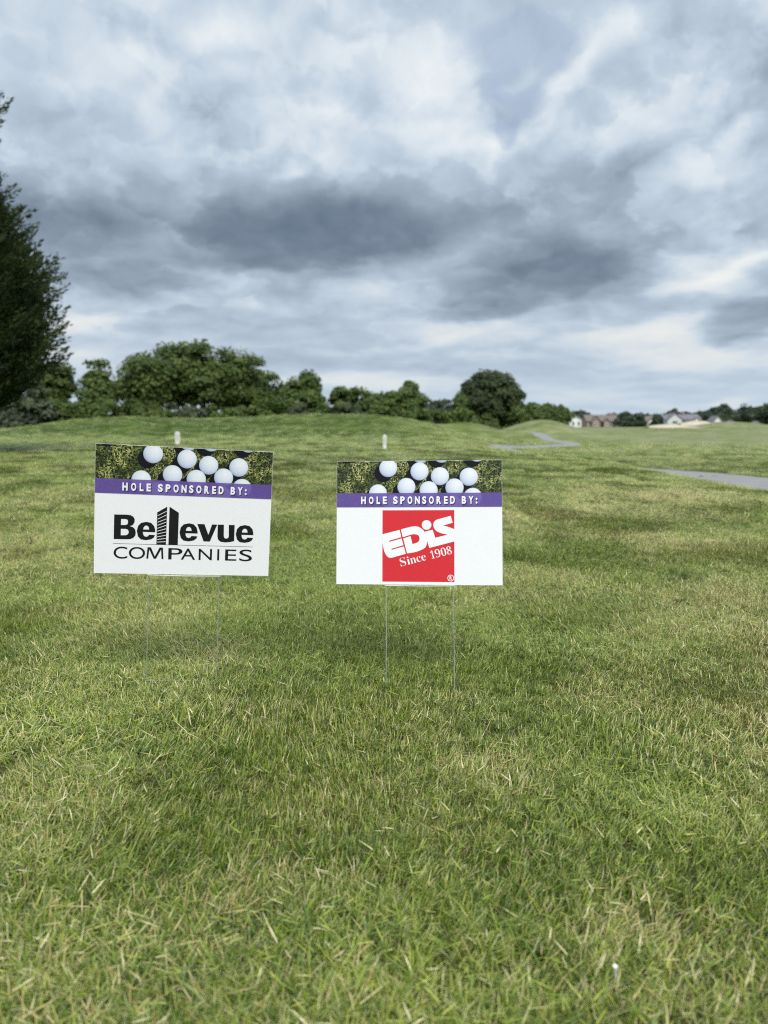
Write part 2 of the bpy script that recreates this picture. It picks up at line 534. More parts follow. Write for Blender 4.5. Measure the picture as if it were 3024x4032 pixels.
def build_ground():
    r = np.concatenate([[0.0], np.geomspace(0.35, 3500, 300)])
    fr = np.linspace(-math.pi * 0.24, math.pi * 0.24, 330)
    bk = np.linspace(math.pi * 0.24, 2 * math.pi - math.pi * 0.24, 60)[1:-1]
    th = np.concatenate([fr, bk])
    R, T = np.meshgrid(r[1:], th, indexing='ij')
    X, Y = R * np.sin(T), R * np.cos(T)
    Z = land(X, Y)
    pd = path_dist(X, Y)
    Z = Z - 0.03 * sstep(PATH_HALF + 0.25, PATH_HALF - 0.3, pd) * (R < 160)
    n, m = X.shape
    verts = np.concatenate([[[0, 0, ground_at(0, 0)]], np.stack([X, Y, Z], -1).reshape(-1, 3)])
    i, j = np.meshgrid(np.arange(n - 1), np.arange(m), indexing='ij')
    a = 1 + i * m + j; b = 1 + i * m + (j + 1) % m
    quads = np.stack([a, b, b + m, a + m], -1).reshape(-1, 4)[:, ::-1]
    j = np.arange(m)
    tris = np.stack([np.zeros(m, int), 1 + (j + 1) % m, 1 + j], -1)
    o = link('ground', fast_mesh('ground', verts, [quads, tris], smooth=True), None, mat_ground())
    tag(o, kind='structure')

def build_path():
    m, g, out = new_mat('worn_asphalt')
    pos = g.node('ShaderNodeNewGeometry').outputs['Position']
    n = g.noise(pos, 1.3, 5.0, 0.6); t = g.noise(pos, 60.0, 3.0, 0.7)
    c = g.mix(n, (0.22, 0.22, 0.22), (0.34, 0.335, 0.325))
    c = g.mix(g.mul(t, 0.5), c, (0.14, 0.14, 0.14))
    vo = g.node('ShaderNodeTexVoronoi', feature='DISTANCE_TO_EDGE'); g.put(vo.inputs['Vector'], g.v('ADD', pos, g.v('SCALE', g.noise(pos, 1.2, 3.0, color=True), scale=0.6))); vo.inputs['Scale'].default_value = 0.45
    c = g.mix(g.mul(g.step(vo.outputs['Distance'], 0.018, 0.0), g.step(n, 0.42, 0.55)), c, (0.07, 0.07, 0.06))
    pbr(g, out, c, 0.9, 0.2, bump=t, bump_d=0.004)
    L = PLINE
    tan = np.gradient(L, axis=0); tan /= np.linalg.norm(tan, axis=1)[:, None]
    nor = np.stack([tan[:, 1], -tan[:, 0]], -1)
    wob = 0.06 * (fbm(np.arange(len(L)) * 0.35, np.zeros(len(L))) - 0.5)
    offs = np.linspace(-1, 1, 9)
    V = []
    slim = (1 - 0.45 * sstep(28, 42, L[:, 1]))[:, None]
    for k in offs:
        p = L + nor * slim * k * (PATH_HALF + (wob if abs(k) == 1 else 0 * wob))[:, None]
        zz = land(p[:, 0], p[:, 1]) + 0.012 + 0.02 * (1 - k * k) - (0.05 if abs(k) == 1 else 0)
        V.append(np.column_stack([p, zz]))
    V = np.stack(V, 1)
    n, mm = V.shape[:2]
    i, j = np.meshgrid(np.arange(n - 1), np.arange(mm - 1), indexing='ij')
    a = i * mm + j
    q = np.stack([a, a + 1, a + mm + 1, a + mm], -1).reshape(-1, 4)
    o = link('cart_path', fast_mesh('cart_path', V.reshape(-1, 3), q, smooth=True), None, m)
    tag(o, kind='structure')

def build_bunker(px, py, d, w, tilt_h, label):
    """sand hollow cut in the near face of a rise, with a raised lip of turf behind"""
    u, v = ray(px, py)
    cx, cy = u * d, d
    nx, ny = 40, 14
    a = np.linspace(-1, 1, nx); b = np.linspace(0, 1, ny)
    A, B = np.meshgrid(a, b, indexing='ij')
    half = np.sqrt(np.clip(1 - np.abs(A) ** 5, 0, 1))
    X = cx + A * w / 2
    Y = cy + (B - 0.5) * 5.0 * half + 0.5 * np.sin(A * 3.1)
    Z0 = land(X, Y)
    lip = tilt_h * (B ** 1.6) * half * (0.85 + 0.15 * np.sin(A * 4 + 1))
    Z = Z0 + 0.05 + lip
    i, j = np.meshgrid(np.arange(nx - 1), np.arange(ny - 1), indexing='ij')
    k = i * ny + j
    q = np.stack([k, k + ny, k + ny + 1, k + 1], -1).reshape(-1, 4)
    o = link('sand_bunker', fast_mesh('sand_bunker', np.stack([X, Y, Z], -1).reshape(-1, 3), q, smooth=True), None, SAND)
    tag(o, kind='structure')
    # turf bank behind the sand face
    b2 = np.linspace(0, 1, 8)
    A2, B2 = np.meshgrid(a, b2, indexing='ij')
    half2 = np.sqrt(np.clip(1 - np.abs(A2) ** 5, 0, 1))
    X2 = cx + A2 * w / 2
    Y2 = cy + 2.5 * half2 + 0.5 * np.sin(A2 * 3.1) + B2 * 5
    top = tilt_h * half2 * (0.85 + 0.15 * np.sin(A2 * 4 + 1)) + 0.05
    Z2 = land(X2, Y2) + (top + 0.12 * np.sin(math.pi * np.clip(B2 * 3, 0, 1)) * half2) * (1 - sstep(0.15, 1, B2)) - 0.03 * (B2 == 1)
    ny2 = len(b2)
    i, j = np.meshgrid(np.arange(nx - 1), np.arange(ny2 - 1), indexing='ij')
    k = i * ny2 + j
    q = np.stack([k, k + ny2, k + ny2 + 1, k + 1], -1).reshape(-1, 4)
    bank = link('bunker_bank', fast_mesh('bunker_bank', np.stack([X2, Y2, Z2], -1).reshape(-1, 3), q, smooth=True), None, bpy.data.materials['mown_turf_ground'])
    tag(bank, kind='structure')

build_ground()
build_path()
SAND = plain('bunker_sand', (0.50, 0.44, 0.34), 0.95, 0.1, vary=0.1, scale=0.8)
build_bunker(2668, 1691, 122, 9.2, 0.46, '')
build_bunker(2738, 1675, 163, 6.0, 0.42, '')

# ---------------------------------------------------------------- trees, bushes and the wood beyond
def mat_leaves(name, lo, mid, hi, trans=0.25):
    m, g, out = new_mat(name)
    t = g.attr('tint')[2]
    col = g.ramp(t, [(0.0, lo), (0.5, mid), (1.0, hi)])
    d = g.node('ShaderNodeBsdfPrincipled')
    g.put(d.inputs['Base Color'], col); d.inputs['Roughness'].default_value = 0.6; d.inputs['Specular IOR Level'].default_value = 0.25
    tr = g.node('ShaderNodeBsdfTranslucent')
    g.put(tr.inputs[0], g.mix(0.4, col, (0.20, 0.26, 0.05)))
    mx = g.node('ShaderNodeMixShader'); mx.inputs[0].default_value = trans
    g.nt.links.new(d.outputs[0], mx.inputs[1]); g.nt.links.new(tr.outputs[0], mx.inputs[2])
    g.nt.links.new(mx.outputs[0], out.inputs[0])
    return m

LEAF = {
    'oak':   mat_leaves('broadleaf_foliage', (0.042, 0.072, 0.018), (0.078, 0.118, 0.028), (0.130, 0.172, 0.046)),
    'green': mat_leaves('fresh_green_foliage', (0.046, 0.082, 0.020), (0.084, 0.132, 0.032), (0.145, 0.190, 0.050)),
    'grey':  mat_leaves('grey_green_foliage', (0.045, 0.062, 0.036), (0.078, 0.100, 0.058), (0.125, 0.150, 0.090)),
    'dome':  mat_leaves('dark_dense_foliage', (0.022, 0.038, 0.014), (0.042, 0.064, 0.024), (0.072, 0.095, 0.036)),
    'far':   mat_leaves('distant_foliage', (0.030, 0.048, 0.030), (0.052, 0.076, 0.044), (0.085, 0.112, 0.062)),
    'fir':   mat_leaves('conifer_foliage', (0.014, 0.028, 0.011), (0.030, 0.052, 0.018), (0.070, 0.100, 0.030), 0.12),
}
BARK = plain('bark', (0.10, 0.078, 0.056), 0.95, 0.1, vary=0.35, scale=3.0)

def leaf_cards(centres, normals, size, tint, r, aspect=0.62):
    """a small pointed leaf spray (rhomb) at every centre"""
    n = len(centres)
    nrm = normals / np.maximum(np.linalg.norm(normals, axis=1), 1e-6)[:, None]
    ref = r.normal(size=(n, 3))
    a = np.cross(nrm, ref); a /= np.maximum(np.linalg.norm(a, axis=1), 1e-6)[:, None]
    b = np.cross(nrm, a)
    s = size[:, None]
    v = np.stack([centres + a * s, centres + b * s * aspect + nrm * s * 0.12, centres - a * s, centres - b * s * aspect + nrm * s * 0.12], 1).reshape(-1, 3)
    f = np.arange(4 * n).reshape(n, 4)
    return v, f, tint

def crown_mesh(name, r, w, h, z0, clumps, per, leaf, shape='round', droop=0.0, seed_tint=0.5, depth=None, gap=0.0):
    """foliage: clumps spread through an uneven crown, each clump a ball of leaf sprays facing outward"""
    depth = depth or w
    per = int(per * 2.0); leaf *= 0.95
    # directions spread evenly, radius pushed to the outside
    k = np.arange(clumps) + 0.5
    phi = np.arccos(1 - 2 * k / clumps); th = math.pi * (1 + 5 ** 0.5) * k + r.random() * 6
    d = np.stack([np.cos(th) * np.sin(phi), np.sin(th) * np.sin(phi), np.cos(phi)], -1)
    d += r.normal(size=d.shape) * 0.12
    rr = (0.35 + 0.60 * r.random(clumps) ** 0.5)
    lump = 1 + 0.22 * np.sin(3 * th + r.random() * 6) * np.sin(phi) + 0.12 * r.normal(size=clumps)
    p = d * (rr * lump)[:, None]
    zz = p[:, 2]
    if shape == 'cone':
        k2 = np.clip(0.62 - 0.55 * zz, 0.12, 1.1); p[:, 0] *= k2; p[:, 1] *= k2
    elif shape == 'dome_':
        p[:, 2] = np.where(zz < 0, zz * 1.0, zz); k2 = np.where(zz < 0, 1.0, 1.0); 
        hor = np.hypot(p[:, 0], p[:, 1]) + 1e-6
        p[:, :2] *= np.where(zz < 0, (0.92 * np.sqrt(np.clip(rr ** 2, 0, 1)) / hor), 1.0)[:, None].clip(0.6, 1.6)
    elif shape == 'bush':
        p[:, 2] = np.abs(zz) * 1.0 - 0.25 * r.random(clumps)
    if shape == 'dome':
        d = d / (np.sum(np.abs(d) ** 2.7, axis=1) ** (1 / 2.7))[:, None]
        p = d * (0.55 + 0.40 * r.random(clumps) ** 0.35)[:, None]
        p[:, 2] = np.where(p[:, 2] < 0, p[:, 2] * 0.9, p[:, 2])
        p[:, :2] *= np.where(p[:, 2] < 0, 1.08, 1.0)[:, None]
    C = p * np.array([w / 2, depth / 2, h / 2])
    if shape == 'bush':
        C[:, 2] = p[:, 2] * h
    cr = (0.20 + 0.13 * r.random(clumps)) * min(w, h * 1.2)
    if shape == 'dome':
        cr = cr * 0.62
    ci = np.repeat(np.arange(clumps), per)
    n = len(ci)
    ld = r.normal(size=(n, 3)); ld /= np.linalg.norm(ld, axis=1)[:, None]
    ld[:, 2] = np.where(ld[:, 2] < -0.35, -ld[:, 2] * 0.6, ld[:, 2])
    lr = r.random(n) ** 0.42
    P = C[ci] + ld * (lr * cr[ci])[:, None] * np.array([1, 1, 0.8])
    N = ld + 0.5 * d[ci] + r.normal(size=(n, 3)) * 0.55
    N[:, 2] += 0.25
    t_clump = r.normal(size=clumps) * 0.17
    tint = np.clip(seed_tint + t_clump[ci] + r.normal(size=n) * 0.13, 0, 1)
    size = leaf * (0.65 + 0.7 * r.random(n))
    keep = r.random(n) > gap
    zc = z0 + (h / 2 if shape != 'bush' else 0)
    # fit the foliage to the size of the crown
    for ax, half in ((0, w / 2), (1, depth / 2)):
        P[:, ax] *= half / np.quantile(np.abs(P[:, ax]), 0.985)
    if shape == 'bush':
        P[:, 2] *= h / np.quantile(P[:, 2], 0.985)
    else:
        P[:, 2] *= (h / 2) / np.quantile(P[:, 2], 0.985)
    P = P + np.array([0, 0, zc])
    ok = keep & (P[:, 2] > (0.03 if shape == 'bush' else 0.15))
    v, f, tt = leaf_cards(P[ok], N[ok], size[ok], tint[ok], r)
    me = fast_mesh(name, v, f, {'tint': ('FACE', tt)})
    return me, C + np.array([0, 0, zc]), cr

def tree(name, label, cat, base, w, h, trunk_h, kind, shape, seed, clumps=46, per=120, leaf=0.24, group=None, gap=0.0, tint=0.5, depth=None, stems=1):
    r = np.random.default_rng(seed)
    root = empty(name, base)
    tag(root, label, cat, group)
    z0 = trunk_h
    me, C, cr = crown_mesh('crown', r, w, h - trunk_h, z0, clumps, per, leaf, shape, seed_tint=tint, gap=gap, depth=depth)
    link('crown', me, root, LEAF[kind])
    mb = MB()
    tr = max(0.05 * h * 0.5, 0.06)
    top = Vector((r.normal() * 0.2, r.normal() * 0.2, trunk_h + (h - trunk_h) * 0.6))
    mid = Vector((r.normal() * 0.12, r.normal() * 0.12, trunk_h * 0.7 + 0.2))
    mb.tube([(0, 0, -0.3), (0, 0, 0.15), mid, top], [tr * 1.5, tr * 1.1, tr * 0.8, tr * 0.25], 8)
    order = r.permutation(len(C))[:9]
    for i in order:
        c = Vector(C[i]); s = mid.lerp(top, r.random() * 0.7)
        mb.tube([s, s.lerp(c, 0.5) + Vector((0, 0, 0.15 * h * 0.2)), c], [tr * 0.42, tr * 0.26, tr * 0.1], 5, cap=False)
    mb.build('trunk', BARK, root, smooth=True)
    return root

def place(px, top_py, depth, w_px, base_z=None):
    """crown width and height of something seen at px, topping out at top_py"""
    u, v = ray(px, top_py)
    x = u * depth
    gz = ground_at(x, depth) if base_z is None else base_z
    top = EYE + v * depth
    return Vector((x, depth, gz)), w_px * depth / F * 1.0, top - gz

TREE_ROWS = [
    # px, top py, depth, width px, kind, shape, trunk share, clumps, per, label
    (205, 1442, 92, 165, 'oak', 'round', .25, 34, 100, 'round-headed tree close behind the tip of the dark conifer at left'),
    (385, 1432, 90, 155, 'green', 'cone', .18, 36, 100, 'small pointed tree standing alone between the conifer and the big leafy clump'),
    (575, 1415, 88, 230, 'oak', 'round', .22, 48, 110, 'loose-crowned tree at the left end of the big leafy clump'),
    (700, 1372, 92, 230, 'green', 'round', .22, 52, 110, 'tall tree with the left of the two highest tops in the big clump'),
    (800, 1370, 90, 220, 'oak', 'round', .22, 52, 110, 'tall tree with the right of the two highest tops in the big clump'),
    (915, 1412, 93, 250, 'oak', 'round', .22, 52, 110, 'broad tree on the right shoulder of the big clump'),
    (1005, 1462, 95, 170, 'oak', 'round', .22, 36, 100, 'lower tree closing the right end of the big clump'),
    (1215, 1474, 98, 130, 'green', 'cone', .18, 32, 100, 'upright tree with ragged top above the left part of the main mound'),
    (1145, 1506, 97, 160, 'green', 'round', .20, 32, 100, 'rounded tree leaning against the upright ragged one'),
    (1345, 1530, 100, 110, 'oak', 'round', .20, 28, 90, 'small dome-topped tree behind the middle of the mound'),
    (1460, 1546, 100, 150, 'green', 'round', .15, 32, 90, 'low bright tree between the small dome-topped one and the tufted one'),
    (1615, 1508, 104, 95, 'oak', 'cone', .15, 24, 90, 'slim tree whose tuft sticks up over the row behind the white post'),
    (1580, 1532, 101, 200, 'green', 'round', .15, 40, 100, 'wide low tree under the sticking-up tuft'),
    (1925, 1478, 112, 235, 'dome', 'dome', .02, 130, 120, 'great dark dome-shaped tree standing out of the row'),
    (1995, 1515, 113, 140, 'dome', 'dome', .10, 40, 110, 'dark rounded shoulder tree against the right side of the great dome'),
    (1835, 1560, 110, 130, 'oak', 'round', .10, 30, 90, 'mid-green tree at the left foot of the great dome'),
    (1715, 1582, 150, 110, 'far', 'round', .12, 26, 80, 'small far dark tree in the dip left of the great dome'),
    (1765, 1580, 152, 60, 'far', 'round', .12, 18, 80, 'narrow far tree next to the left foot of the great dome'),
    (2100, 1596, 125, 120, 'green', 'round', .10, 28, 90, 'low leafy tree just right of the great dome'),
    (2165, 1598, 130, 90, 'oak', 'round', .10, 24, 90, 'low tree with a dark top in the row falling away to the right'),
    (2208, 1604, 135, 80, 'green', 'round', .10, 22, 90, 'last low tree of the row, beside the white house'),
]
for i, (px, top, dep, wpx, kind, shape, tshare, cl, per, lab) in enumerate(TREE_ROWS):
    b, w, h = place(px, top, dep, wpx)
    tree('broadleaf_tree', lab, 'tree', b, w, h, h * tshare, kind, shape, 100 + i, cl, per, 0.26 if dep < 120 else 0.34,
         group='trees along the edge of the course', tint=0.5)

BUSHES = [
    (25, 1540, 80, 200, 'grey', 'grey-green bush filling the corner below the conifer'),
    (115, 1494, 78, 190, 'grey', 'pale grey-green bush next to the one in the left corner'),
    (240, 1580, 79, 150, 'oak', 'dark bush under the round-headed tree'),
    (320, 1572, 80, 150, 'green', 'green bush between the round-headed and the pointed tree'),
    (400, 1560, 79, 140, 'green', 'yellowish bush at the foot of the pointed tree'),
    (480, 1590, 81, 110, 'oak', 'low bush right of the pointed tree'),
    (560, 1580, 80, 150, 'oak', 'dark bush below the loose-crowned tree'),
    (650, 1600, 80, 130, 'oak', 'low dark bush under the left part of the big clump'),
    (740, 1590, 81, 160, 'grey', 'greyish bush under the middle of the big clump'),
    (860, 1600, 82, 170, 'oak', 'broad dark bush under the right part of the big clump'),
    (975, 1600, 84, 130, 'oak', 'bush at the right foot of the big clump'),
    (1060, 1560, 88, 140, 'green', 'bright bush in the gap right of the big clump'),
    (1160, 1590, 88, 110, 'grey', 'greyish bush in front of the upright ragged tree'),
    (1250, 1596, 88, 100, 'green', 'yellow-green bush right of the upright ragged tree'),
    (1375, 1594, 88, 150, 'grey', 'low grey-green bush under the small dome-topped tree'),
    (1500, 1604, 89, 90, 'oak', 'small dark bush above the second white post'),
    (1590, 1606, 88, 90, 'green', 'yellow-green bush below the tufted tree'),
    (1665, 1612, 92, 110, 'green', 'bright round bush at the right end of the main mound'),
    (1780, 1610, 98, 140, 'green', 'pale bush left of the great dome tree'),
    (1860, 1620, 100, 110, 'green', 'small bush in front of the great dome tree'),
    (1930, 1632, 101, 90, 'oak', 'lowest bush in front of the great dome tree'),
    (2040, 1600, 108, 110, 'green', 'leafy bush at the right foot of the great dome tree'),
]
for i, (px, top, dep, wpx, kind, lab) in enumerate(BUSHES):
    b, w, h = place(px, top, dep, wpx)
    root = empty('bush', b)
    tag(root, lab, 'bush', 'bushes in front of the trees')
    r = np.random.default_rng(400 + i)
    me, C, cr = crown_mesh('foliage', r, w, h * 0.92, 0.0, 26, 95, 0.24, 'bush', seed_tint=0.52, depth=w * 0.8)
    link('foliage', me, root, LEAF[kind])
    mb = MB()
    for k in range(5):
        c = Vector(C[k * 4]); mb.tube([(0.1 * k - 0.2, 0, -0.1), c * 0.5, c], [0.07, 0.05, 0.02], 5, cap=False)
    mb.build('stem', BARK, root)

FAR_TREES = [
    (2290, 1622, 330, 95, 'thin grey-green far tree behind the white house'),
    (2470, 1628, 290, 90, 'dark round tree touching the right end of the brick house'),
    (2505, 1634, 292, 70, 'dark round tree between the brick house and the small brown house'),
    (2400, 1634, 380, 120, 'far treetop showing over the ridge of the brick house'),
    (2540, 1636, 380, 60, 'far treetop showing over the small brown house'),
    (2600, 1640, 285, 70, 'dark low tree at the left end of the pale gabled house'),
    (2652, 1615, 340, 62, 'dark rounded treetop rising behind the gable of the pale house'),
    (2715, 1628, 345, 75, 'treetop behind the grey roof of the pale house'),
    (2790, 1612, 300, 100, 'left tree of the pair behind the long low house'),
    (2830, 1601, 305, 90, 'right and taller tree of the pair behind the long low house'),
    (2890, 1622, 310, 90, 'low tree in the dip right of the long low house'),
    (2950, 1606, 290, 110, 'tree above the far green mound'),
    (3000, 1601, 280, 110, 'tree at the right end of the far row'),
    (3060, 1588, 250, 120, 'dark tree at the right border above the far mound'),
    (2850, 1640, 270, 60, 'small bush-like tree next to the white gable end'),
]
for i, (px, top, dep, wpx, lab) in enumerate(FAR_TREES):
    b, w, h = place(px, top, dep, wpx)
    tree('distant_tree', lab, 'tree', b, w, h, h * 0.12, 'far', 'round', 700 + i, 24, 60, 0.75, group='distant trees around the houses', tint=0.45)

def far_wood():
    """the wood that closes the view: one mass"""
    r = np.random.default_rng(55)
    n = 15000
    az = r.uniform(-0.62, 0.62, n)
    dep = r.uniform(420, 520, n)
    x, y = np.tan(az) * dep, dep
    hgt = 5.0 + 3.0 * fbm(az * 26 + 9, az * 0 + 2, 4) * 1.6 + 1.2 * fbm(az * 160, az * 0, 2)
    t = r.random(n) ** 0.6
    P = np.stack([x, y, land(x, y) + t * hgt * 0.9], -1)
    N = r.normal(size=(n, 3)); N[:, 1] -= 0.6; N[:, 2] += 0.7
    tint = np.clip(0.45 + 0.5 * (fbm(az * 60, dep * 0.05, 2) - 0.5) + r.normal(size=n) * 0.1, 0, 1)
    v, f, tt = leaf_cards(P, N, r.uniform(0.9, 1.9, n), tint, r)
    o = link('far_wood', fast_mesh('far_wood', v, f, {'tint': ('FACE', tt)}), None, LEAF['far'])
    tag(o, kind='stuff')
far_wood()

def conifer():
    """dark cypress-like conifer: upswept plumes in uneven tiers on a trunk beyond the left border"""
    r = np.random.default_rng(21)
    D = 20.0
    u, v = ray(-215, 1700)
    x0 = u * D
    gz = ground_at(x0, D)
    root = empty('conifer_tree', (x0, D, gz))
    tag(root, 'dark conifer with ragged upswept plumes reaching in from the left', 'tree')
    def zpx(py): return EYE + ray(0, py)[1] * D - gz
    def rpx(px): return ray(px, 1000)[0] * D - x0
    # reach of the plumes at each height (from the outline against the sky)
    prof = [(100, -150), (250, -70), (360, 30), (378, 88), (400, 50), (440, 0), (470, -60), (520, -50), (541, 18), (560, -50), (640, -30), (690, 60), (705, 78), (740, 82), (781, 117), (840, 130), (890, 120),
            (925, 95), (945, 80), (963, 225), (1000, 250), (1040, 232), (1090, 235), (1140, 236), (1190, 241), (1210, 208), (1222, 250), (1270, 243), (1335, 246), (1370, 232), (1400, 160),
            (1440, 140), (1470, 120), (1530, 45), (1570, 0), (1610, -90)]
    py = np.array([p[0] for p in prof], float); reach = np.array([rpx(p[1]) for p in prof])
    H = zpx(0)
    Pc, Nc, Sc, Tc, Dc = [], [], [], [], []
    mb = MB()
    mb.tube([(0, 0, -0.3), (0, 0, 0.2), (0.03, 0, H * 0.5), (0, 0, H)], [0.32, 0.26, 0.16, 0.03], 10)
    NB = 1050
    for k in range(NB):
        q = r.uniform(60, 1535)
        if k < 60:
            q = py[2 + k % (len(py) - 4)] + r.normal() * 5
        R = np.interp(q, py, reach)
        ang = r.uniform(0, 2 * math.pi) if k > 200 else r.normal() * 0.55
        # plumes on the other sides follow a smoother outline
        if 1.2 < abs(ang) < 5.0:
            R = np.interp(q, [60, 500, 1000, 1350, 1600], [0.8, 1.5, 2.3, 2.2, 0.6])
        R = R - 0.03
        R *= (0.55 + 0.45 * r.random() ** 0.62) if k >= 60 else 1.0
        zt = zpx(q)
        L = min(R * 0.95, 1.5)
        tip = np.array([math.cos(ang) * R, math.sin(ang) * R, zt])
        sweep = r.uniform(0.20, 0.55) * L
        base = np.array([math.cos(ang) * (R - L), math.sin(ang) * (R - L), zt - sweep - 0.1])
        ts = np.linspace(0, 1, 4)
        bend = [base + (tip - base) * t + np.array([0, 0, -0.12 * L * math.sin(math.pi * t)]) for t in ts]
        if k % 4 == 0:
            mb.tube(bend, [0.028, 0.02, 0.012, 0.004], 4, cap=False)
        n = 175
        t = 1 - r.random(n) ** 0.9 * 0.98
        # slender plume: widest near its base, drawn out to a point
        wid = 0.23 * (1 - t) ** 0.6 * min(L, 1.3) + 0.008
        c = base + (tip - base) * t[:, None]
        c[:, 2] -= 0.12 * L * np.sin(math.pi * t)
        off = r.normal(size=(n, 3)) * (wid * 0.7)[:, None] * np.array([1, 1, 0.7])
        c = c + off
        dirv = (tip - base) / np.linalg.norm(tip - base)
        Pc.append(c); Nc.append(off * 1.2 + r.normal(size=(n, 3)) * 0.10 + np.array([0, 0, 0.12]))
        Dc.append(np.repeat(dirv[None], n, 0) + off / 0.25 * 0.5)
        Sc.append(r.uniform(0.045, 0.10, n) * (0.7 + 0.3 * (1 - t))); Tc.append(np.clip(0.44 + r.normal() * 0.27 + r.normal(size=n) * 0.10, 0, 1))
    # dense inner foliage
    n = 16000
    q = r.uniform(420, 1460, n); ang = r.uniform(0, 2 * math.pi, n)
    R = np.clip(np.interp(q, py, reach) - 0.78, 0.15, 9) * np.sqrt(r.random(n))
    bq = -(q - 2016) / F; vq = (bq * CP - SP) / (CP + bq * SP)
    Pc.append(np.stack([np.cos(ang) * R, np.sin(ang) * R, EYE + vq * D - gz], -1)); Nc.append(r.normal(size=(n, 3)))
    Dc.append(np.stack([np.cos(ang), np.sin(ang), 0.5 + 0 * ang], -1)); Sc.append(r.uniform(0.10, 0.20, n)); Tc.append(np.clip(r.normal(0.35, 0.15, n), 0, 1))
    P = np.concatenate(Pc); N = np.concatenate(Nc); S = np.concatenate(Sc); T = np.concatenate(Tc)
    # short sprays lie along their plume
    a = np.concatenate(Dc) + np.array([0, 0, 0.25]) + r.normal(size=P.shape) * 0.28
    a /= np.linalg.norm(a, axis=1)[:, None]
    nrm = N / np.linalg.norm(N, axis=1)[:, None]
    b = np.cross(nrm, a); b /= np.maximum(np.linalg.norm(b, axis=1), 1e-6)[:, None]
    s = S[:, None]
    v = np.stack([P - a * s, P + b * s * 0.36, P + a * s * 1.2, P - b * s * 0.36], 1).reshape(-1, 3)
    f = np.arange(len(v)).reshape(-1, 4)
    link('crown', fast_mesh('crown', v, f, {'tint': ('FACE', T)}), root, LEAF['fir'])
    mb.build('trunk', BARK, root, smooth=True)
conifer()

# ---------------------------------------------------------------- houses on the far side
BRICK = plain('brown_brick', (0.30, 0.215, 0.18), 0.9, 0.15, vary=0.18, scale=1.2)
SIDING = plain('pale_siding', (0.62, 0.63, 0.64), 0.7, 0.2, vary=0.05)
WHITEP = plain('white_paint', (0.80, 0.80, 0.79), 0.6, 0.3, vary=0.04)
ROOFB = plain('brown_shingle', (0.17, 0.15, 0.135), 0.9, 0.15, vary=0.2, scale=1.5)
ROOFG = plain('grey_shingle', (0.17, 0.175, 0.19), 0.9, 0.15, vary=0.2, scale=1.5)
GLASS = plain('window_glass', (0.06, 0.075, 0.09), 0.15, 0.6, vary=0.2)
DOORM = plain('painted_door', (0.12, 0.06, 0.05), 0.5, 0.3)

def gable_roof(x0, x1, y0, y1, z, rise, over=0.4, ridge='x'):
    mb = MB(); t = 0.22
    if ridge == 'x':
        ym = (y0 + y1) / 2; a, b = y0 - over, y1 + over
        k = rise * over / (ym - y0)
        mb.prism([(a, z - k), (ym, z + rise), (b, z - k), (b, z - k + t), (ym, z + rise + t), (a, z - k + t)], 'x', x0 - over, x1 + over)
    else:
        xm = (x0 + x1) / 2; a, b = x0 - over, x1 + over
        k = rise * over / (xm - x0)
        mb.prism([(a, z - k), (xm, z + rise), (b, z - k), (b, z - k + t), (xm, z + rise + t), (a, z - k + t)], 'y', y0 - over, y1 + over)
    return mb

def window(parent, x, z, w, h, y, frame=None):
    f = MB()
    t = 0.12
    f.box(x - w / 2 - t, x + w / 2 + t, y - 0.06, y, z - t, z).box(x - w / 2 - t, x + w / 2 + t, y - 0.06, y, z + h, z + h + t)
    f.box(x - w / 2 - t, x - w / 2, y - 0.06, y, z, z + h).box(x + w / 2, x + w / 2 + t, y - 0.06, y, z, z + h)
    f.box(x - 0.04, x + 0.04, y - 0.05, y, z, z + h)
    o = f.build('window', frame or WHITEP, parent)
    MB().box(x - w / 2, x + w / 2, y - 0.03, y - 0.004, z, z + h).build('pane', GLASS, o)

